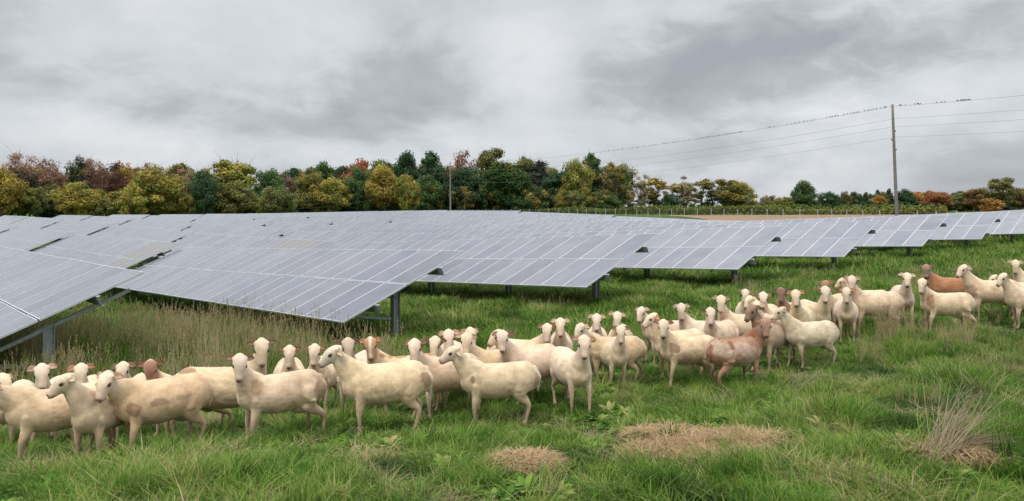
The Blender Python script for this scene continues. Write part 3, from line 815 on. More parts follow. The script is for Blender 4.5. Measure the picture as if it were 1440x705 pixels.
# ------------------------------------------------------------------ grass
rng = np.random.default_rng(11)
def blade_clump(name, n, rad, h0, h1, w, lean, mat, seed, seeds=0, droop=.6, flat=0):
    r = np.random.default_rng(seed)
    V = []; Q = []
    for b in range(n):
        a = r.uniform(0, 2*np.pi); rr = rad*np.sqrt(r.uniform())
        p = np.array([rr*np.cos(a), rr*np.sin(a), -.02 if not flat else r.uniform(.0,.03)])
        h = r.uniform(h0, h1); out = r.uniform(0, 2*np.pi)
        d = np.array([np.cos(out), np.sin(out), 0]); side = np.array([-d[1], d[0], 0])
        ln = r.uniform(.1, 1)*lean; ww = w*r.uniform(.6,1.3)
        seg = 4
        base = len(V)
        for s in range(seg+1):
            t = s/seg
            if flat:
                q = p + d*(h*t) + np.array([0,0,.035*np.sin(t*3.1)*r.uniform(.2,1)])
            else:
                q = p + d*h*(ln*t + droop*ln*t*t) + np.array([0,0,1])*h*(t - .45*droop*ln*t*t)
            wd = ww*(1-.85*t**1.6)
            V += [q-side*wd/2, q+side*wd/2]
        Q += [(base+2*s, base+2*s+1, base+2*s+3, base+2*s+2) for s in range(seg)]
        if seeds and r.uniform() < seeds:
            tip = V[-1]
            for k in range(7):
                base = len(V)
                c = tip + np.array([0,0,1])*(.02*k-.06) + r.normal(0,.006,3)
                e = r.uniform(0,6.28); sd = np.array([np.cos(e),np.sin(e),0])*.006
                V += [c-sd, c+sd, c+sd*.3+np.array([0,0,.028]), c-sd*.3+np.array([0,0,.028])]
                Q.append((base,base+1,base+2,base+3))
    return mesh_np(name, np.array(V), np.array(Q), (mat,))

def grass_layer(name, pts, scales, idx, meshes, tilt=.12, rotbias=None, label=None):
    """one object; a geometry-nodes tree sets clumps of blades on its points"""
    col = bpy.data.collections.new(name+'_clumps')
    for i, me in enumerate(meshes):
        o = bpy.data.objects.new('%s_clump' % name, me); col.objects.link(o)
    me = bpy.data.meshes.new(name)
    n = len(pts)
    me.vertices.add(n); me.vertices.foreach_set('co', np.asarray(pts, dtype=np.float32).ravel())
    rot = np.column_stack([rng.normal(0,tilt,n), rng.normal(0,tilt,n), rng.uniform(0,6.283,n)])
    a = me.attributes.new('rot', 'FLOAT_VECTOR', 'POINT'); a.data.foreach_set('vector', rot.astype(np.float32).ravel())
    a = me.attributes.new('scl', 'FLOAT_VECTOR', 'POINT'); a.data.foreach_set('vector', np.asarray(scales, dtype=np.float32).ravel())
    a = me.attributes.new('idx', 'INT', 'POINT'); a.data.foreach_set('value', np.asarray(idx, dtype=np.int32))
    o = bpy.data.objects.new(name, me); link(o)
    ng = bpy.data.node_groups.new(name, 'GeometryNodeTree')
    ng.interface.new_socket('Geometry', in_out='INPUT', socket_type='NodeSocketGeometry')
    ng.interface.new_socket('Geometry', in_out='OUTPUT', socket_type='NodeSocketGeometry')
    gi = ng.nodes.new('NodeGroupInput'); go = ng.nodes.new('NodeGroupOutput')
    iop = ng.nodes.new('GeometryNodeInstanceOnPoints'); ci = ng.nodes.new('GeometryNodeCollectionInfo')
    ci.inputs['Collection'].default_value = col
    ci.inputs['Separate Children'].default_value = True; ci.inputs['Reset Children'].default_value = True
    iop.inputs['Pick Instance'].default_value = True
    def na(nm, dt):
        q = ng.nodes.new('GeometryNodeInputNamedAttribute'); q.data_type = dt; q.inputs['Name'].default_value = nm; return q
    nr = na('rot', 'FLOAT_VECTOR'); ns = na('scl', 'FLOAT_VECTOR'); ni = na('idx', 'INT')
    e2r = ng.nodes.new('FunctionNodeEulerToRotation')
    lk = ng.links.new
    lk(nr.outputs['Attribute'], e2r.inputs[0]); lk(e2r.outputs[0], iop.inputs['Rotation'])
    lk(ns.outputs['Attribute'], iop.inputs['Scale']); lk(ni.outputs['Attribute'], iop.inputs['Instance Index'])
    lk(gi.outputs[0], iop.inputs['Points']); lk(ci.outputs[0], iop.inputs['Instance'])
    lk(iop.outputs[0], go.inputs[0])
    md = o.modifiers.new('clumps', 'NODES'); md.node_group = ng
    tag(o, kind='stuff')
    if label: o['label'] = label
    return o

def wedge(n, r0, r1, half=R(41)):
    r = np.sqrt(rng.uniform(r0*r0, r1*r1, n)); a = rng.uniform(-half, half, n)
    return r*np.sin(a), r*np.cos(a)
def vnoise(x, y, f, s):
    r = np.random.default_rng(s); out = np.zeros(len(x))
    for i in range(6):
        d = r.normal(0,1,2)*f*(1+.4*i); ph = r.uniform(0,6.28)
        out += np.sin(x*d[0]+y*d[1]+ph+1.5*np.sin((x*d[1]-y*d[0])*.7+ph))/(1+.3*i)
    return out/2.4
def img_ground(px, py):
    u = (px-720)/F; Z = 8.0
    for _ in range(40): Z = .5*Z + .5*(CAMH-ground(u*Z, Z))*F/(py-HY)
    return u*Z, Z
STRAW = [(992, 634, 92, 25), (925, 618, 34, 7), (737, 656, 34, 14), (1350, 648, 38, 10)]
def straw_mask(x, y):
    """distance-like field of the trampled straw patches on the ground, 1 = inside"""
    m = np.zeros(len(x))
    for px, py, rx, ry in STRAW:
        X, Z = img_ground(px, py)
        dx = rx/F*Z; dy = ry*Z*Z/(2.42*F)
        d = np.sqrt(((x-X)/dx)**2 + ((y-Z)/dy)**2) + .25*vnoise(x,y,3.0,5)
        m = np.maximum(m, np.clip((1.15-d)*3, 0, 1))
    return m

lush = [blade_clump('grass', 54, .15, .09, .22, .0085, 1.0, M['grass'], s, droop=.9) for s in range(6)] + \
       [blade_clump('grass', 46, .10, .14, .30, .0080, .7, M['grass'], 20+s) for s in range(3)] + \
       [blade_clump('grass', 50, .13, .10, .22, .0090, 1.0, M['grass_dark'], 30+s) for s in range(3)]
def weed(name, seed):
    r = np.random.default_rng(seed); V=[]; Q=[]
    for b in range(16):
        o = r.uniform(0,6.28); d = np.array([np.cos(o),np.sin(o),0]); sd = np.array([-d[1],d[0],0]); ln = r.uniform(.08,.19); up = r.uniform(.2,1.1); w_ = r.uniform(.018,.034)
        base = len(V)
        for s_ in range(6):
            t = s_/5; q = d*ln*t*(.9) + np.array([0,0,1])*ln*(up*t-.55*up*t*t)+np.array([0,0,.015]); ww = w_*math.sin(math.pi*(.08+.88*t))
            V += [q-sd*ww, q+sd*ww]
        Q += [(base+2*k, base+2*k+1, base+2*k+3, base+2*k+2) for k in range(5)]
    return mesh_np(name, np.array(V), np.array(Q), (M['grass'],))
lush += [blade_clump('grass', 34, .14, .10, .24, .0075, 1.3, M['grass_dry'], 40+s_, droop=1.0) for s_ in range(2)]
lush += [weed('grass', 45), weed('grass', 46)]
wide = [blade_clump('grass', 40, .20, .14, .32, .017, .7, M['grass'], 50+s) for s in range(5)] + \
       [blade_clump('grass', 40, .20, .14, .30, .017, .7, M['grass_dark'], 60+s) for s in range(2)]
tall = [blade_clump('tall_grass', 26, .12, .35, .80, .006, .35, M['grass_dry'], 70+s, seeds=.6) for s in range(5)]
tallg = [blade_clump('tall_grass', 30, .16, .30, .62, .010, .45, M['grass'], 80+s, seeds=.1) for s in range(3)]

P=[];S=[];I=[]
for n, r0, r1, sc, near in ((7800, 4.6, 11.5, 1.0, 1), (9500, 11.5, 20, 1.12, 1)):
    x, y = wedge(n, r0, r1); hn = vnoise(x,y,1.1,3); h2 = vnoise(x,y,3.1,4)
    keep = rng.uniform(size=n) > straw_mask(x,y)*.93
    x,y,hn,h2 = x[keep],y[keep],hn[keep],h2[keep]
    z = ground_np(x,y); s = sc*(.78+.34*hn+.26*h2)*rng.uniform(.65,1.3,len(x)); s = np.clip(s,.38,1.7)
    P.append(np.column_stack([x,y,z])); S.append(np.column_stack([s**.5,s**.5,s*rng.uniform(.62,1.0,len(x))]))
    I.append(np.where(hn+.5*h2 < -.45, rng.integers(9,12,len(x)), np.where(rng.uniform(size=len(x))<.8, rng.integers(0,6,len(x)), rng.integers(6,9,len(x)))))
    dm = (vnoise(x,y,1.6,21)+rng.uniform(-.9,.9,len(x)) > 1.0); I[-1][dm] = 12+rng.integers(0,2,dm.sum())
    wm_ = (vnoise(x,y,1.2,31)+rng.uniform(-1,1,len(x)) > .95) & ~dm; I[-1][wm_] = 14+rng.integers(0,2,wm_.sum())
grass_layer('grass', np.concatenate(P), np.concatenate(S), np.concatenate(I), lush, label='lush green pasture grass around the sheep')

P=[];S=[];I=[]
for n, r0, r1, sc in ((13000, 18, 36, 1.2), (10000, 34, 62, 1.7), (7000, 60, 130, 2.6)):
    x, y = wedge(n, r0, r1, R(37)); hn = vnoise(x,y,.6,3); h2 = vnoise(x,y,1.9,4)
    # the turf under the tables is thinner and darker
    z = ground_np(x,y); s = sc*(.85+.28*hn+.22*h2)*rng.uniform(.75,1.25,len(x)); s = np.clip(s,.6,3.2)
    P.append(np.column_stack([x,y,z])); S.append(np.column_stack([s*1.25,s*1.25,s*.85]))
    I.append(np.where(hn+.5*h2 < -.6, rng.integers(5,7,len(x)), rng.integers(0,5,len(x))))
grass_layer('field_grass', np.concatenate(P), np.concatenate(S), np.concatenate(I), wide, label='green grass between and under the solar rows')

# tall seeding grass: thick stand below the left tables, sparse stems elsewhere
P=[];S=[];I=[]
def add_tall(x, y, s, i):
    P.append(np.column_stack([x,y,ground_np(x,y)])); S.append(np.column_stack([s,s,s*rng.uniform(.8,1.2,len(x))])); I.append(i)
def img_pts(n, px0, px1, z0, z1):
    Z = np.sqrt(rng.uniform(z0*z0, z1*z1, n)); u = (rng.uniform(px0,px1,n)-720)/F
    return u*Z, Z
x,y = img_pts(2300, -60, 560, 12.0, 25); keep = (vnoise(x,y,.9,9)+rng.uniform(-.8,.8,len(x)) > -.2) & ~((x/y*F+720 > 455) & (y > 16)); x=x[keep]; y=y[keep]
add_tall(x,y, rng.uniform(.7,1.25,len(x))*np.clip(.42+.045*y,.8,1.2), np.where(rng.uniform(size=len(x))<.36, rng.integers(0,5,len(x)), rng.integers(5,8,len(x))))
x,y = img_pts(900, 400, 1500, 14, 34); keep = vnoise(x,y,.7,12)+rng.uniform(-.6,.6,len(x)) > .35; x=x[keep]; y=y[keep]
add_tall(x,y, rng.uniform(.5,.95,len(x)), np.where(rng.uniform(size=len(x))<.35, rng.integers(0,5,len(x)), rng.integers(5,8,len(x))))
x,y = img_pts(420, 1050, 1500, 13, 30); keep = vnoise(x,y,.9,14)+rng.uniform(-.6,.6,len(x)) > .1; x=x[keep]; y=y[keep]
add_tall(x,y, rng.uniform(.45,.8,len(x)), rng.integers(0,8,len(x)))
for px, py, n, sp, ss in ((715,548,5,.22,.62),(1245,470,9,.30,.72),(1232,500,5,.2,.6),(1130,505,5,.3,.5),(1370,478,9,.5,.6),(1400,520,8,.5,.65),(1330,470,7,.5,.5),(500,440,6,.5,.9),(1310,560,5,.4,.5),(845,560,4,.4,.42)):
    X, Z = img_ground(px, py+12)
    x = X+rng.normal(0,sp*.5,n); y = Z+rng.normal(0,sp*.5,n)
    add_tall(x,y, rng.uniform(.75,1.1,n)*ss, rng.integers(0,5,n))
grass_layer('tall_grass', np.concatenate(P), np.concatenate(S), np.concatenate(I), tall+tallg, tilt=.10, label='tall seeding grass, green and straw coloured')

# trampled straw patches
straws = [blade_clump('straw', 60, .12, .08, .26, .0065, 1, M['straw'], 90+s, flat=1) for s in range(4)]
P=[]
for px, py, rx, ry in STRAW:
    X, Z = img_ground(px, py); dx = rx/F*Z*1.05; dy = ry*Z*Z/(2.42*F)*1.05
    n = int(60 + 330*dx*dy)
    a = rng.uniform(0,6.283,n); r = np.sqrt(rng.uniform(0,1.15,n))
    P.append(np.column_stack([X+dx*r*np.cos(a), Z+dy*r*np.sin(a), np.zeros(n)]))
P = np.concatenate(P); m_ = straw_mask(P[:,0],P[:,1]) > .2; P = P[m_]; P[:,2] = ground_np(P[:,0],P[:,1])+.035
s = rng.uniform(.7,1.2,len(P))
grass_layer('straw', P, np.column_stack([s,s,s]), rng.integers(0,4,len(P)), straws, tilt=.10, label='flattened dry straw lying in patches on the grass')

# the fallen bundle of dead stalks at the right
def stalk_bundle(name, base, tip, n, spread_b, spread_t, mat, seed, label, cat):
    r = np.random.default_rng(seed); base = np.array(base); tip = np.array(tip)
    mb = MB()
    D = tip-base; Ln = np.linalg.norm(D); D /= Ln
    for i in range(n):
        k = r.uniform(0,1)
        a = base + D*Ln*.35*k*np.array([1,1,.15]) + r.normal(0, spread_b, 3)*np.array([1,1,.2])
        d = D + r.normal(0, spread_t, 3); d /= np.linalg.norm(d); ln = Ln*r.uniform(.35, 1.05)*(1.15-.3*k)
        kink = r.uniform(.35,.8); d2 = d + r.normal(0, spread_t*1.6, 3) - np.array([0,0,r.uniform(0,.5)]); d2 /= np.linalg.norm(d2)
        p1 = a + d*ln*kink*.5 + np.array([0,0,.01]); p2 = a + d*ln*kink; p3 = p2 + d2*ln*(1-kink)*.5; p4 = p3 + d2*ln*(1-kink)*.5 - np.array([0,0,.01])
        mb.tube([a,p1,p2,p3,p4], [.0020,.0019,.0017,.0012,.0006], 4, cap=False)
        for k in range(2):
            q = p2 if k else p3; e = q+r.normal(0,.04,3)+D*.04
            mb.tube([q,e],[.0012,.0005],3,cap=False)
    o = mb.build(name, mat); tag(o, label, cat); return o
def gp(px, py, h=0.0, drop=2.36):
    X, Z = img_ground(px, py)
    return (X, Z, ground(X,Z)+h)
b1 = gp(1312, 660, .10); t1 = (b1[0]+.95, b1[1]+.95, b1[2]+.42)
stalk_bundle('dead_stalks', b1, t1, 85, .07, .16, M['dead'], 3, 'bundle of dead grey-brown stalks leaning to the right in the grass', 'dead plant')
b2 = gp(1352, 640, .10)
stalk_bundle('dead_stalks', b2, (b2[0]+.35,b2[1]-.02,b2[2]+.06), 40, .07,.08, M['dead'], 4, 'small mat of flattened reddish stalks below the leaning bundle', 'dead plant')
b3 = gp(1108, 560, .08)
stalk_bundle('dead_stalks', b3, (b3[0]+.45,b3[1]+.2,b3[2]+.30), 22, .08,.12, M['dead'], 5, 'few dry bent stalks beside the red-brown sheep', 'dead plant')

# ------------------------------------------------------------------ trees
def tree_meshes(seed, kind):
    r = np.random.default_rng(seed)
    # ---- wood (unit height)
    wood = MB()
    lean = r.normal(0,.015,2)
    th = {'round':.62,'tall':.78,'bare':.8,'conifer':.95,'shrub':.5,'airy':.8}[kind]
    tr = {'round':.020,'tall':.016,'bare':.014,'conifer':.014,'shrub':.02,'airy':.013}[kind]
    pts=[(lean[0]*t*3+.01*math.sin(t*5+seed), lean[1]*t*3, th*t) for t in np.linspace(0,1,7)]
    wood.tube([(a,b,c-.02 if i==0 else c) for i,(a,b,c) in enumerate(pts)], [tr*(1.35-1.15*t) for t in np.linspace(0,1,7)], 7)
    blobs = []
    if kind == 'conifer':
        for i in range(26):
            t = .08+.9*i/25; rr = .20*(1-t)**.8+.012
            for k in range(5):
                a = r.uniform(0,6.28); blobs.append((rr*.6*np.cos(a), rr*.6*np.sin(a), t, rr*.55, .03))
    else:
        cz, rx, rz, nb, br = {'round':(.52,.33,.42,44,.12),'tall':(.56,.22,.42,36,.095),'bare':(.56,.27,.42,36,.09),'shrub':(.45,.5,.42,22,.17),'airy':(.66,.20,.33,22,.075)}[kind]
        for i in range(nb):
            d = r.normal(0,1,3); d /= np.linalg.norm(d); q = r.uniform(.45,.95)
            c = np.array([d[0]*rx*q, d[1]*rx*q, cz+d[2]*rz*q*(1.0 if d[2]>0 else .95)])
            b = br*r.uniform(.7,1.3)
            blobs.append((c[0],c[1],max(c[2],.08),b,b*.85))
            # limb to the blob
            z0 = min(th*.95, max(.12, c[2]-.22*r.uniform(.6,1.3)))
            k = z0/th; base = (pts[0][0]+(pts[-1][0])*k, pts[-1][1]*k, z0)
            mid = ((base[0]+c[0])/2, (base[1]+c[1])/2, (z0+c[2])/2-.02)
            wood.tube([base, mid, tuple(c)], [.007,.005,.002], 4, cap=False)
            if kind in ('bare','airy','tall'):
                for j in range(9 if kind=='bare' else 4):
                    e = c + r.normal(0,1,3)*br*.8 + np.array([0,0,.03]); wood.tube([tuple(c-np.array([0,0,.03])), tuple(e)], [.0022,.0009], 3, cap=False)
    nl = {'round':8500,'tall':6000,'bare':4200,'conifer':3000,'shrub':2600,'airy':1500}[kind]
    ls = {'round':.0150,'tall':.0145,'bare':.0105,'conifer':.016,'shrub':.03,'airy':.0155}[kind]
    B = np.array(blobs); bi = r.integers(0,len(B),nl)
    d = r.normal(0,1,(nl,3)); d /= np.linalg.norm(d,axis=1)[:,None]
    q = r.uniform(.15,1,nl)**.45
    C = B[bi,:3] + d*q[:,None]*np.column_stack([B[bi,3],B[bi,3],B[bi,4]])*r.uniform(.8,1.15,(nl,1))
    C[:,2] = np.maximum(C[:,2], .01)
    # leaf sprays: small bent quads facing outward with scatter
    nrm = d + r.normal(0,.42,(nl,3)) + np.array([0,0,.3]); nrm /= np.linalg.norm(nrm,axis=1)[:,None]
    t1 = np.cross(nrm, r.normal(0,1,(nl,3))); t1 /= np.linalg.norm(t1,axis=1)[:,None]; t2 = np.cross(nrm,t1)
    s = ls*r.uniform(.5,1.35,nl)[:,None]
    V = np.stack([C-t1*s-t2*s*.6, C+t1*s*.9-t2*s*.5, C+t1*s*.7+t2*s*.8+nrm*s*.3, C-t1*s*.8+t2*s*.6], 1).reshape(-1,3)
    Q = np.arange(nl*4).reshape(-1,4)
    leaf = mesh_np('crown', V, Q, (M['leaf'],))
    bt = r.uniform(.65,1.3,len(B)); ba = r.uniform(0,1,len(B))
    tone = bt[bi]*r.uniform(.84,1.16,nl)
    alt = np.clip(ba[bi]*.75 + r.uniform(0,.25,nl) + (.55-C[:,2])*.35, 0, 1)
    for nm, arr in (('tone', tone), ('alt', alt)):
        a = leaf.attributes.new(nm, 'FLOAT', 'FACE'); a.data.foreach_set('value', arr.astype(np.float32))
    return wood.mesh('trunk', (M['bark'],), True), leaf
TM = {k: [tree_meshes(200+i*7+hash_, k) for i in range(n)] for k, n, hash_ in
      (('round',5,0),('tall',4,50),('bare',3,100),('conifer',3,150),('shrub',3,200),('airy',3,250))}
trng = random.Random(77)
C_DG=(.052,.098,.042); C_G=(.085,.145,.045); C_OL=(.165,.175,.055); C_Y=(.36,.28,.06); C_YG=(.22,.24,.05); C_OR=(.44,.22,.06); C_RB=(.34,.20,.13); C_BR=(.24,.17,.11); C_RED=(.36,.12,.06); C_TAN=(.38,.30,.16)
CN = {C_DG:'dark green',C_G:'mid green',C_OL:'olive green',C_Y:'yellow',C_YG:'yellow-green',C_OR:'orange',C_RB:'reddish brown',C_BR:'thin brown',C_RED:'red',C_TAN:'pale tan'}
def tree(px, ytop, wpx, Z, kind, colr, alpha=.0, label=None, group='trees of the wood behind the solar field', name='tree'):
    g = at(px, Z)
    H = (CAMH - g.z) + (HY-ytop)*Z/F
    tw, tl = trng.choice(TM[kind])
    nat = {'round':.84,'tall':.6,'bare':.66,'conifer':.36,'shrub':1.25,'airy':.58}[kind]   # crown width at unit height
    sx = (wpx*1.12*Z/F)/nat
    root = empty(name, tuple(g), trng.uniform(0,6.28))
    tag(root, label, 'tree' if name != 'shrub' else 'bush', group)
    f = trng.uniform(.88,1.12)
    for me, nm in ((tw,'trunk'),(tl,'crown')):
        o = bpy.data.objects.new(nm, me); link(o, root); o.scale = (sx,sx,H*1.02)
        if nm == 'crown': o.color = (colr[0]*f, colr[1]*f, colr[2]*f, alpha)
    return root

# hand placed trees that stand out (px of stem, top y, crown width px, distance, kind, colour, share of autumn leaves, label)
T = [
 (4,232,60,225,'round',C_Y,.5,'yellow tree cut by the left edge of the wood'),
 (35,214,62,255,'bare',C_RB,0,'reddish brown thin-crowned tree, tall, near the left edge'),
 (33,240,56,235,'round',(.06,.055,.03),0,'dull dark bronze tree right of the yellow one at the left edge'),
 (75,222,48,260,'bare',C_RB,0,'russet twiggy tree behind the small yellow bush at left'),
 (107,249,62,222,'round',C_YG,.62,'bushy yellow-topped tree, low and round, left part of the wood'),
 (115,218,44,262,'round',(.05,.065,.03),.1,'dull green tree top rising behind the yellow bushy tree'),
 (135,222,46,258,'bare',C_RB,0,'reddish twiggy tree between the dull green top and the orange one'),
 (160,228,50,252,'bare',(.15,.07,.05),0,'dark red-brown twiggy tree left of the orange crown'),
 (173,226,54,262,'round',C_OR,.4,'orange-yellow crown behind the big yellow-green tree'),
 (212,232,84,224,'round',C_YG,.45,'big yellow-green tree with rounded crown in the left wood'),
 (242,240,50,236,'round',C_OL,.55,'olive and yellow tree on the right shoulder of the big one'),
 (185,258,46,214,'shrub',C_YG,.6,'low yellow bush at the foot of the left wood'),
 (257,236,34,262,'bare',C_RB,0,'small reddish tree left of the dark green one'),
 (289,230,46,228,'round',C_DG,0,'very dark green dense tree with sharp edge, left of the lacy one'),
 (330,216,66,250,'tall',C_YG,.25,'tall lacy yellow-green tree rising above its neighbours'),
 (330,252,60,232,'round',C_OL,.3,'olive tree standing in front of the tall lacy one'),
 (378,234,48,258,'round',C_G,0,'green tree right of the lacy one, pointed top'),
 (400,240,46,330,'bare',C_BR,0,'grey-brown twiggy tree between green and yellow ones'),
 (437,238,48,322,'round',C_OL,.5,'olive-yellow tree in the middle wood, left of red top'),
 (452,228,44,352,'tall',C_G,.05,'green tall tree behind the olive-yellow ones'),
 (470,248,54,318,'round',C_YG,.5,'yellow-olive tree with dark trunk gap beneath'),
 (480,226,40,360,'round',(.05,.075,.03),0,'dark grey-green round top left of the red crown'),
 (503,221,50,350,'round',C_RED,.2,'tree with a red crown top in the middle of the wood'),
 (505,232,44,324,'round',C_G,0,'bright green tree under the red crown'),
 (540,229,52,318,'round',C_Y,.35,'golden yellow crown in front of the dark middle wood'),
 (573,238,40,316,'round',C_YG,.45,'narrow yellow-green tree right of the golden one'),
 (536,214,52,356,'round',C_G,.1,'green tree with flat top above the golden crown'),
 (570,210,52,362,'round',C_DG,0,'dark green crown, highest left of the pole'),
 (606,213,50,360,'tall',C_DG,.05,'dark green tall tree immediately left of the wooden pole'),
 (598,238,48,330,'round',C_G,0,'mid green tree with low crown left of the pole'),
 (646,210,46,366,'bare',C_RED,.1,'rust-topped tree just behind the pole top'),
 (655,232,60,334,'round',C_DG,.0,'dark tree right of the pole, dense down to the ground'),
 (690,207,54,362,'tall',C_OL,.15,'olive tall tree with ragged top, right of the pole'),
 (712,218,72,338,'round',(.05,.095,.022),.03,'broad fresh green tree in the middle, tallest dome'),
 (739,211,38,370,'tall',C_OL,.1,'open feathery tree top leaning right above the green dome'),
 (757,226,40,352,'tall',(.04,.045,.03),0,'dark purplish-green tree beside the sky gap'),
 (780,236,44,342,'round',C_DG,0,'low dark green tree left of the last yellow one'),
 (812,220,56,336,'round',C_YG,.45,'yellow-topped tree near the right end of the big wood'),
 (835,216,40,348,'tall',C_G,.1,'green tall tree at the right end of the big wood'),
 (868,222,40,332,'airy',C_OL,.25,'slender open tree alone at the right end of the big wood'),
 (851,236,26,344,'airy',C_TAN,.1,'thin half-bare tree before the lone slender one'),
 (886,262,22,350,'airy',C_TAN,.1,'small wispy sapling right of the slender tree'),
 (906,246,24,380,'bare',C_TAN,0,'bare pale tree, first of the small far group'),
 (921,248,38,376,'airy',C_Y,.3,'small golden tree in the far group'),
 (943,256,28,386,'airy',C_TAN,.25,'pale beige little tree in the far group'),
 (942,272,22,372,'round',C_DG,0,'small dark green tree under the beige one'),
 (963,250,30,390,'airy',C_TAN,.2,'sparse pinkish-tan tree in the far group'),
 (985,249,36,382,'airy',C_OL,.15,'open olive tree with thin trunks in the far group'),
 (1004,262,28,384,'airy',C_OL,.1,'little olive tree, lower, in the far group'),
 (1022,252,36,378,'tall',C_OL,.35,'leafy olive tree in the far group'),
 (1043,255,36,376,'round',C_YG,.5,'yellowish round tree closing the far group at right'),
 (1079,274,12,470,'bare',C_TAN,0,'tiny bare tree on the skyline right of the far group'),
 (1132,252,38,330,'round',C_G,.02,'round green tree standing above the low distant wood'),
 (1166,268,34,420,'round',C_DG,0,'dark tree right of the round green one'),
 (1234,272,30,440,'round',C_OR,.2,'brown-orange tree in the distant wood left of the tall pole'),
 (1274,265,32,430,'round',C_DG,0,'dark green tree just right of the tall pole'),
 (1290,268,26,445,'round',C_OR,.0,'orange-brown tree right of the tall pole'),
 (1317,267,42,425,'round',(.30,.12,.05),.1,'bright rust-orange tree in the distant wood at right'),
 (1351,268,34,430,'round',C_OL,.1,'dull olive tree right of the rust-orange one'),
 (1375,262,40,420,'round',(.17,.11,.05),.3,'brownish tree below the tall crown at right'),
 (1408,249,44,400,'tall',C_OL,.2,'taller olive-brown tree near the right edge'),
 (1392,276,36,385,'shrub',C_OR,.2,'low orange bush in front of the taller tree'),
 (1434,261,40,410,'round',(.10,.09,.04),.35,'mixed brown and green tree at the right edge'),
]
for t in T:
    if 880 < t[0] < 1060: t = (t[0], t[1]-1, t[2]*1.3) + t[3:]
    tree(*t[:7], label=t[7])
# the wood's depth: unremarkable trees behind and between, alike enough to share labels by stretch
def fill(x0, x1, step, y0, y1, z0, z1, kinds, cols, wpx, label, group):
    x = x0
    while x < x1:
        tree(x+trng.uniform(-step*.3,step*.3), trng.uniform(y0,y1), wpx*trng.uniform(.8,1.2), trng.uniform(z0,z1), trng.choice(kinds), trng.choice(cols), trng.choice((0,.1,.25,.45)), label=label, group=group)
        x += step
fill(-30, 300, 14, 226, 238, 268, 290, ['bare','tall','bare'], [C_RB,C_BR,(.30,.20,.12),C_OL], 42, 'reddish-brown tree in the rear rank of the left wood', 'rear trees of the left wood')
fill(-30, 410, 15, 256, 276, 232, 246, ['shrub','round','shrub'], [C_OL,C_DG,(.05,.06,.03),C_OL,C_YG], 44, 'low dark or olive tree filling the foot of the left wood', 'low trees of the left wood')
fill(385, 880, 14, 228, 240, 372, 400, ['round','tall'], [C_DG,C_G,C_DG,C_OL], 44, 'dark green tree in the rear rank of the middle wood', 'rear trees of the middle wood')
fill(350, 875, 12, 252, 274, 322, 345, ['shrub','round'], [C_DG,C_DG,C_G,(.04,.055,.025),C_OL], 38, 'dark green low tree filling the foot of the middle wood', 'low trees of the middle wood')
fill(892, 1060, 12, 272, 284, 376, 396, ['shrub','airy'], [C_OL,C_G,C_YG], 24, 'low olive bush below the small far group of trees', 'bushes below the far group')
fill(1075, 1200, 11, 272, 279, 480, 520, ['conifer','round','bare'], [C_DG,C_OL,C_DG,C_BR], 20, 'low dark tree of the distant wood left of the tall pole', 'trees of the distant wood, left stretch')
fill(1060, 1130, 13, 276, 283, 440, 470, ['shrub','bare'], [C_OL,C_BR,C_YG], 22, 'low brownish scrub left of the round green tree', 'scrub left of the round green tree')
fill(1190, 1290, 9, 266, 273, 470, 500, ['conifer','conifer','round'], [C_DG,(.04,.06,.03),C_OL], 18, 'pointed dark conifer of the distant wood beside the tall pole', 'conifers of the distant wood')
fill(1285, 1470, 12, 266, 274, 470, 500, ['round','tall','conifer'], [C_DG,C_OL,C_BR,C_OR,C_DG], 26, 'mixed tree in the rear rank of the distant right wood', 'rear trees of the distant right wood')
fill(1150, 1460, 15, 280, 286, 425, 445, ['shrub'], [C_DG,(.05,.05,.03),C_OL], 26, 'dark low bush along the foot of the distant wood', 'bushes at the foot of the distant wood')

# ------------------------------------------------------------------ vineyard rows, fence
def hedge(name, pts, h, w, dens, mat, label, cat, group=None, leaf=.16, seed=0):
    r = np.random.default_rng(seed)
    P = [Vector((q[0], q[1])) for q in pts]; V=[]; 
    for a, b in zip(P[:-1], P[1:]):
        Ln = (b-a).length; n = int(Ln*dens); t = r.uniform(0,1,n); 
        x = a.x+(b.x-a.x)*t; y = a.y+(b.y-a.y)*t; dd = Vector((-(b-a).y,(b-a).x)).normalized(); o = r.normal(0,w*.35,n)
        x += dd.x*o; y += dd.y*o
        hh = h*(.85+.2*np.sin((x+y)*.9)+.1*np.sin((x-y)*2.3))
        z = ground_np(x,y)+r.uniform(.02,1,n)**.7*hh
        V.append(np.column_stack([x,y,z]))
    C = np.concatenate(V); n = len(C)
    nrm = r.normal(0,1,(n,3))+np.array([0,-.5,.5]); nrm /= np.linalg.norm(nrm,axis=1)[:,None]
    t1 = np.cross(nrm, r.normal(0,1,(n,3))); t1 /= np.linalg.norm(t1,axis=1)[:,None]; t2 = np.cross(nrm,t1); s = leaf*r.uniform(.6,1.4,n)[:,None]
    VV = np.stack([C-t1*s-t2*s*.6, C+t1*s-t2*s*.5, C+t1*s*.7+t2*s*.8, C-t1*s*.8+t2*s*.6],1).reshape(-1,3)
    o = bpy.data.objects.new(name, mesh_np(name, VV, np.arange(n*4).reshape(-1,4), (mat,))); link(o); tag(o, label, cat, group); return o
def line(px0, z0, px1, z1, n=8):
    a = at(px0,z0); b = at(px1,z1); return [(a.x+(b.x-a.x)*i/(n-1), a.y+(b.y-a.y)*i/(n-1)) for i in range(n)]
hedge('vine_row', line(700,345,1105,232), 2.7, 1.5, 55, M['hedge'], 'front vine row, long green hedge-like strip behind the wire fence', 'vine row', 'vine rows beyond the fence', .30, 1)
hedge('vine_row', line(1105,232,1330,200), 2.2, 1.5, 55, M['hedge'], 'right-hand vine row tapering off behind the tall pole', 'vine row', 'vine rows beyond the fence', .27, 2)
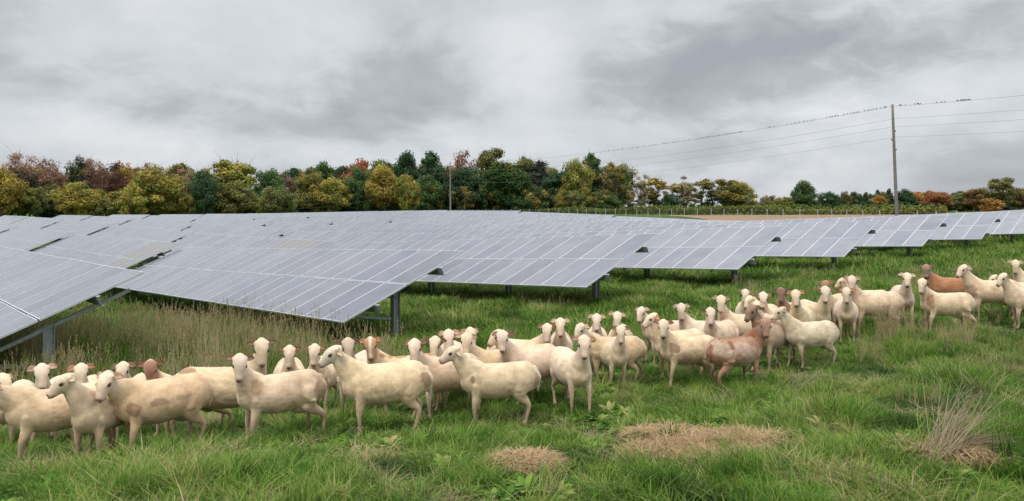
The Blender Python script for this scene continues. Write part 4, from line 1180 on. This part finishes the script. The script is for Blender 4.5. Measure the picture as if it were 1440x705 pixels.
hedge('vine_row', line(880,340,1330,262), 3.2, 2.5, 30, M['crop'], 'rear vine row showing as a pale green line along the top', 'vine row', 'vine rows beyond the fence', .32, 3)

fence = empty('wire_fence', tuple(at(1000,205)))
tag(fence, 'long wire fence on pale posts behind the far solar rows', 'fence')
fl = [at(1345,128), at(1290,140), at(1150,170), at(1000,205), at(800,262), at(600,325)]
inv = Matrix.Translation(-Vector(fence.location))
posts = []
for a, b in zip(fl[:-1], fl[1:]):
    n = max(2, int((b-a).length/4.9))
    for i in range(n):
        q = a.lerp(b, i/n); q.z = ground(q.x, q.y); posts.append(q)
_fp = MB(); _fp.tube([(0,0,-.2),(0,0,2.3)], .065, 8); _fpm = _fp.mesh('post', (M['fpost'],))
for q in posts[:90]:
    o = bpy.data.objects.new('post', _fpm); link(o, fence); o.location = q - Vector(fence.location)
wm = MB()
for h in (.15,.5,.85,1.2,1.55,1.9,2.2):
    wm.tube([q+Vector((0,0,h))-Vector(fence.location) for q in posts], .012, 4)
wm.build('wire', M['mesh'], fence)

# ------------------------------------------------------------------ poles, wires, birds
def pole(px_top, ytop, px_base, Z, r0, r1, label, crossys=()):
    g = at(px_base, Z); zt = CAMH+(HY-ytop)*Z/F; xt = (px_top-720)/F*Z
    ybase = HY + (CAMH-g.z)*F/Z
    # the stem keeps its lean over its whole length
    root = empty('utility_pole', tuple(g)); tag(root, label, 'utility pole', 'utility poles carrying the power lines')
    base_x = g.x
    mb = MB(); n = 9; pts = []
    for i in range(n):
        t = i/(n-1); bow = .10*math.sin(t*math.pi)
        pts.append((xt-base_x)*t + bow*0)
    P = [(pts[i], 0, (zt-g.z)*i/(n-1) - (.4 if i == 0 else 0)) for i in range(n)]
    mb.tube(P, [r0+(r1-r0)*i/(n-1) for i in range(n)], 12)
    mb.build('stem', M['wood_pole'], root, True)
    att = []
    for k, yy in enumerate(crossys):
        zz = CAMH+(HY-yy)*Z/F; t = (zz-g.z)/(zt-g.z); x = (xt-base_x)*t
        ib = MB()
        sx = .0 if k == 0 else (.22 if k % 2 else -.22)
        if k:
            ib.tube([(x,0,zz-.05),(x+sx,-.05,zz-.02)], .03, 6)
            for q in range(3): ib.ellipsoid((x+sx,-.05,zz-.06+.05*q),(.07,.07,.03),10,5)
        else:
            ib.tube([(x,0,zz-.1),(x,0,zz+.06)], .03, 6); ib.ellipsoid((x,0,zz+.06),(.05,.05,.04),8,5)
        ib.build('insulator', M['ceramic'], root, True)
        att.append(Vector((base_x+x+sx, g.y-.05, zz)))
    return att
P1 = pole(1255,147,1262.5,80,.19,.115,'tall bare wooden pole standing against the sky at right', (150,167,179,193))
P2 = pole(633,228,633.5,185,.22,.13,'wooden pole in front of the dark middle wood', (229,239,247,255.5))
P3 = pole(402,279,402,300,.2,.13,'short distant pole, faint in front of the left middle wood', (280,285,290,294))
# next pole of the line stands outside the frame; the wires run on towards it
d = (P1[0]-P2[0]); P0 = [a + Vector((d.x*.52, d.y*.52, 0.0)) for a in P1]
def wire(a, b, sag, label, rad=.016, n=24):
    pts = []
    for i in range(n+1):
        t = i/n; p = a.lerp(b, t); p.z -= 4*sag*t*(1-t); pts.append(p)
    o = bpy.data.objects.new('power_line', None)
    mb = MB(); mb.tube([p-a for p in pts], rad, 5); bpy.data.objects.remove(o)
    o = mb.build('power_line', M['wire']); o.location = a; tag(o, label, 'power line', 'power lines strung between the poles')
    return pts
NMW = ['top', 'second', 'third', 'lowest']
allpts = []
for k in range(4):
    sg = 1.4 if k == 0 else 1.7
    pa = wire(P1[k], P2[k], sg, '%s wire sagging from the tall pole left towards the pole by the wood' % NMW[k], .014 if k == 0 else .011)
    pb = wire(P1[k], P0[k], .75, '%s wire running from the tall pole out of the right edge' % NMW[k], .014 if k == 0 else .011)
    wire(P2[k], P3[k], 1.6, '%s wire from the pole by the wood down to the faint distant pole' % NMW[k], .014)
    if k == 0: allpts = (pa, pb)
# birds
bb = MB()
bb.ellipsoid((0,0,.085),(.10,.05,.055),8,6,0,Matrix.Rotation(-.6,3,'Y')); bb.ellipsoid((.06,0,.155),(.038,.034,.034),8,6)
bb.tube([(.09,0,.153),(.125,0,.148)],[.01,.002],5); bb.tube([(-.06,0,.05),(-.16,0,-.01)],[.028,.018],5)
bb.tube([(.01,.012,.04),(.01,.012,-.0)],.005,4); bb.tube([(.01,-.012,.04),(.01,-.012,-.0)],.005,4)
bird_me = bb.mesh('bird', (M['bird'],), True)
def onwire(pts, px):
    for a, b in zip(pts[:-1], pts[1:]):
        ua = a.x/a.y*F+720; ub = b.x/b.y*F+720
        if (ua-px)*(ub-px) <= 0: return a.lerp(b, (px-ua)/(ub-ua+1e-9))
brng = random.Random(9)
def birds(pts, spans, label, group):
    for x0, x1, n in spans:
        for i in range(n):
            p = onwire(pts, x0+(x1-x0)*(i+brng.uniform(.2,.8))/n)
            if p is None: continue
            o = bpy.data.objects.new('bird', bird_me); link(o); o.location = p+Vector((0,0,.02)); o.rotation_euler = (0,0,brng.uniform(0,6.28)); s = brng.uniform(.65,.9); o.scale = (s,s,s)
            tag(o, label, 'bird', group)
birds(allpts[0], ((845,878,5),(882,925,9),(930,958,6),(960,970,2),(978,1046,19),(1079,1090,3),(1105,1150,8),(1162,1180,5),(1185,1210,6),(1214,1250,8)), 'small dark bird perched on the top wire left of the tall pole', 'birds on the wire left of the tall pole')
birds(allpts[1], ((1262,1275,3),(1286,1296,4),(1314,1331,3),(1344,1366,8)), 'small dark bird perched on the top wire right of the tall pole', 'birds on the wire right of the tall pole')

# ------------------------------------------------------------------ sky, light, camera
w = bpy.data.worlds.new('World'); scene.world = w; w.use_nodes = True
nt = w.node_tree
for n in list(nt.nodes): nt.nodes.remove(n)
wo = nt.nodes.new('ShaderNodeOutputWorld'); bg = nt.nodes.new('ShaderNodeBackground'); bg.inputs['Strength'].default_value = .1
SUN_EL, SUN_AZ = R(58), R(205)
sky = N(nt, 'ShaderNodeTexSky', sky_type='NISHITA', sun_disc=False); sky.sun_elevation = SUN_EL; sky.sun_rotation = SUN_AZ; sky.air_density = 1.0; sky.dust_density = 2.0
tc = N(nt, 'ShaderNodeTexCoord')
sep = N(nt, 'ShaderNodeSeparateXYZ'); L(nt, tc.outputs['Generated'], sep.inputs[0])
def mth(op, a, b=None, c=None, clamp=False):
    n = N(nt, 'ShaderNodeMath', operation=op); n.use_clamp = clamp
    for i, v in enumerate((a, b, c)):
        if v is None: continue
        if isinstance(v, (int, float)): n.inputs[i].default_value = v
        else: L(nt, v, n.inputs[i])
    return n.outputs[0]
zc = mth('MAXIMUM', sep.outputs['Z'], 0.0)
den = mth('ADD', zc, .42)
cx = mth('DIVIDE', sep.outputs['X'], den); cy = mth('DIVIDE', sep.outputs['Y'], den)
cmb = N(nt, 'ShaderNodeCombineXYZ'); L(nt, cx, cmb.inputs[0]); L(nt, cy, cmb.inputs[1])
n1 = N(nt, 'ShaderNodeTexNoise', i_Scale=1.9, i_Detail=7, i_Roughness=.52, i_Distortion=.35); L(nt, cmb.outputs[0], n1.inputs['Vector'])
n2 = N(nt, 'ShaderNodeTexNoise', i_Scale=9.0, i_Detail=7, i_Roughness=.58, i_Distortion=.4); L(nt, cmb.outputs[0], n2.inputs['Vector'])
acc = mth('MULTIPLY_ADD', n1.outputs[0], 1.45, -.70)
acc = mth('MULTIPLY_ADD', n2.outputs[0], .30, mth('ADD', acc, -.15))
# large cloud masses, in fixed directions of the sky: (px, py, rx, ry, amount) measured from the photograph
for px, py, rx, ry, am in ((570,120,130,45,-.22),(430,175,220,28,-.14),(130,130,170,26,-.10),(1060,100,200,60,-.30),(1290,50,150,40,-.20),(860,30,120,25,-.05),
                           (380,20,110,30,.10),(150,50,200,40,-.08),(330,75,140,30,.08),(745,90,70,80,.20),(830,190,160,28,.10),(1150,150,90,14,.14),(640,190,60,18,.06),(1000,235,260,22,.05),(120,190,160,16,.07)):
    v = Vector(((px-720)/F, 1, (HY-py)/F)).normalized()
    sub = N(nt, 'ShaderNodeVectorMath', operation='SUBTRACT'); L(nt, tc.outputs['Generated'], sub.inputs[0]); sub.inputs[1].default_value = v
    mul = N(nt, 'ShaderNodeVectorMath', operation='MULTIPLY'); L(nt, sub.outputs[0], mul.inputs[0]); mul.inputs[1].default_value = (F/rx, F/rx, F/ry)
    ln = N(nt, 'ShaderNodeVectorMath', operation='LENGTH'); L(nt, mul.outputs[0], ln.inputs[0])
    jit = mth('MULTIPLY_ADD', n2.outputs[0], 1.3, mth('ADD', ln.outputs['Value'], -.65))
    mr = N(nt, 'ShaderNodeMapRange', interpolation_type='SMOOTHERSTEP', i_1=1.7, i_2=0.1, i_3=0, i_4=am); L(nt, jit, mr.inputs[0])
    acc = mth('ADD', acc, mr.outputs[0])
val = mth('ADD', acc, .5)
cr = ramp(nt, [(.10,(.395,.415,.45)),(.36,(.50,.525,.56)),(.54,(.64,.67,.705)),(.76,(.76,.785,.81)),(1.0,(.86,.88,.89))])
L(nt, val, cr.inputs[0])
# an overcast sky is brightest overhead, above the picture
br = N(nt, 'ShaderNodeMapRange', interpolation_type='SMOOTHSTEP', i_1=.30, i_2=.98, i_3=1.0, i_4=3.6); L(nt, sep.outputs['Z'], br.inputs[0])
sc_ = N(nt, 'ShaderNodeVectorMath', operation='SCALE'); L(nt, cr.outputs[0], sc_.inputs[0]); L(nt, mth('MULTIPLY', br.outputs[0], 10.0), sc_.inputs['Scale'])
mx = N(nt, 'ShaderNodeMix', data_type='RGBA'); mx.inputs['Factor'].default_value = .95
L(nt, sky.outputs[0], mx.inputs['A']); L(nt, sc_.outputs[0], mx.inputs['B'])
L(nt, mx.outputs['Result'], bg.inputs['Color']); L(nt, bg.outputs[0], wo.inputs[0])

sd = bpy.data.lights.new('sun', 'SUN'); sd.energy = 1.5; sd.angle = R(14); sd.color = (1,.96,.90)
so = bpy.data.objects.new('sun', sd); link(so)
dirv = Vector((math.sin(SUN_AZ)*math.cos(SUN_EL), math.cos(SUN_AZ)*math.cos(SUN_EL), math.sin(SUN_EL)))
so.rotation_euler = dirv.to_track_quat('Z','Y').to_euler()

cd = bpy.data.cameras.new('camera'); cam = bpy.data.objects.new('camera', cd); link(cam)
cd.sensor_width = 36; cd.lens = 36*F/1440; cd.clip_end = 6000; cd.clip_start = .05
cd.shift_y = -(352.5-HY)/1440
cam.location = (0,0,CAMH); cam.rotation_euler = (R(90),0,0)
scene.camera = cam
scene.view_settings.view_transform = 'Standard'; scene.view_settings.look = 'None'
scene.view_settings.exposure = 0; scene.view_settings.gamma = 1
scene.cycles.max_bounces = 4; scene.cycles.diffuse_bounces = 2; scene.cycles.glossy_bounces = 2; scene.cycles.transmission_bounces = 2; scene.cycles.transparent_max_bounces = 4
scene.cycles.use_denoising = True
print('tables', n_tables, 'objects', len(bpy.data.objects))
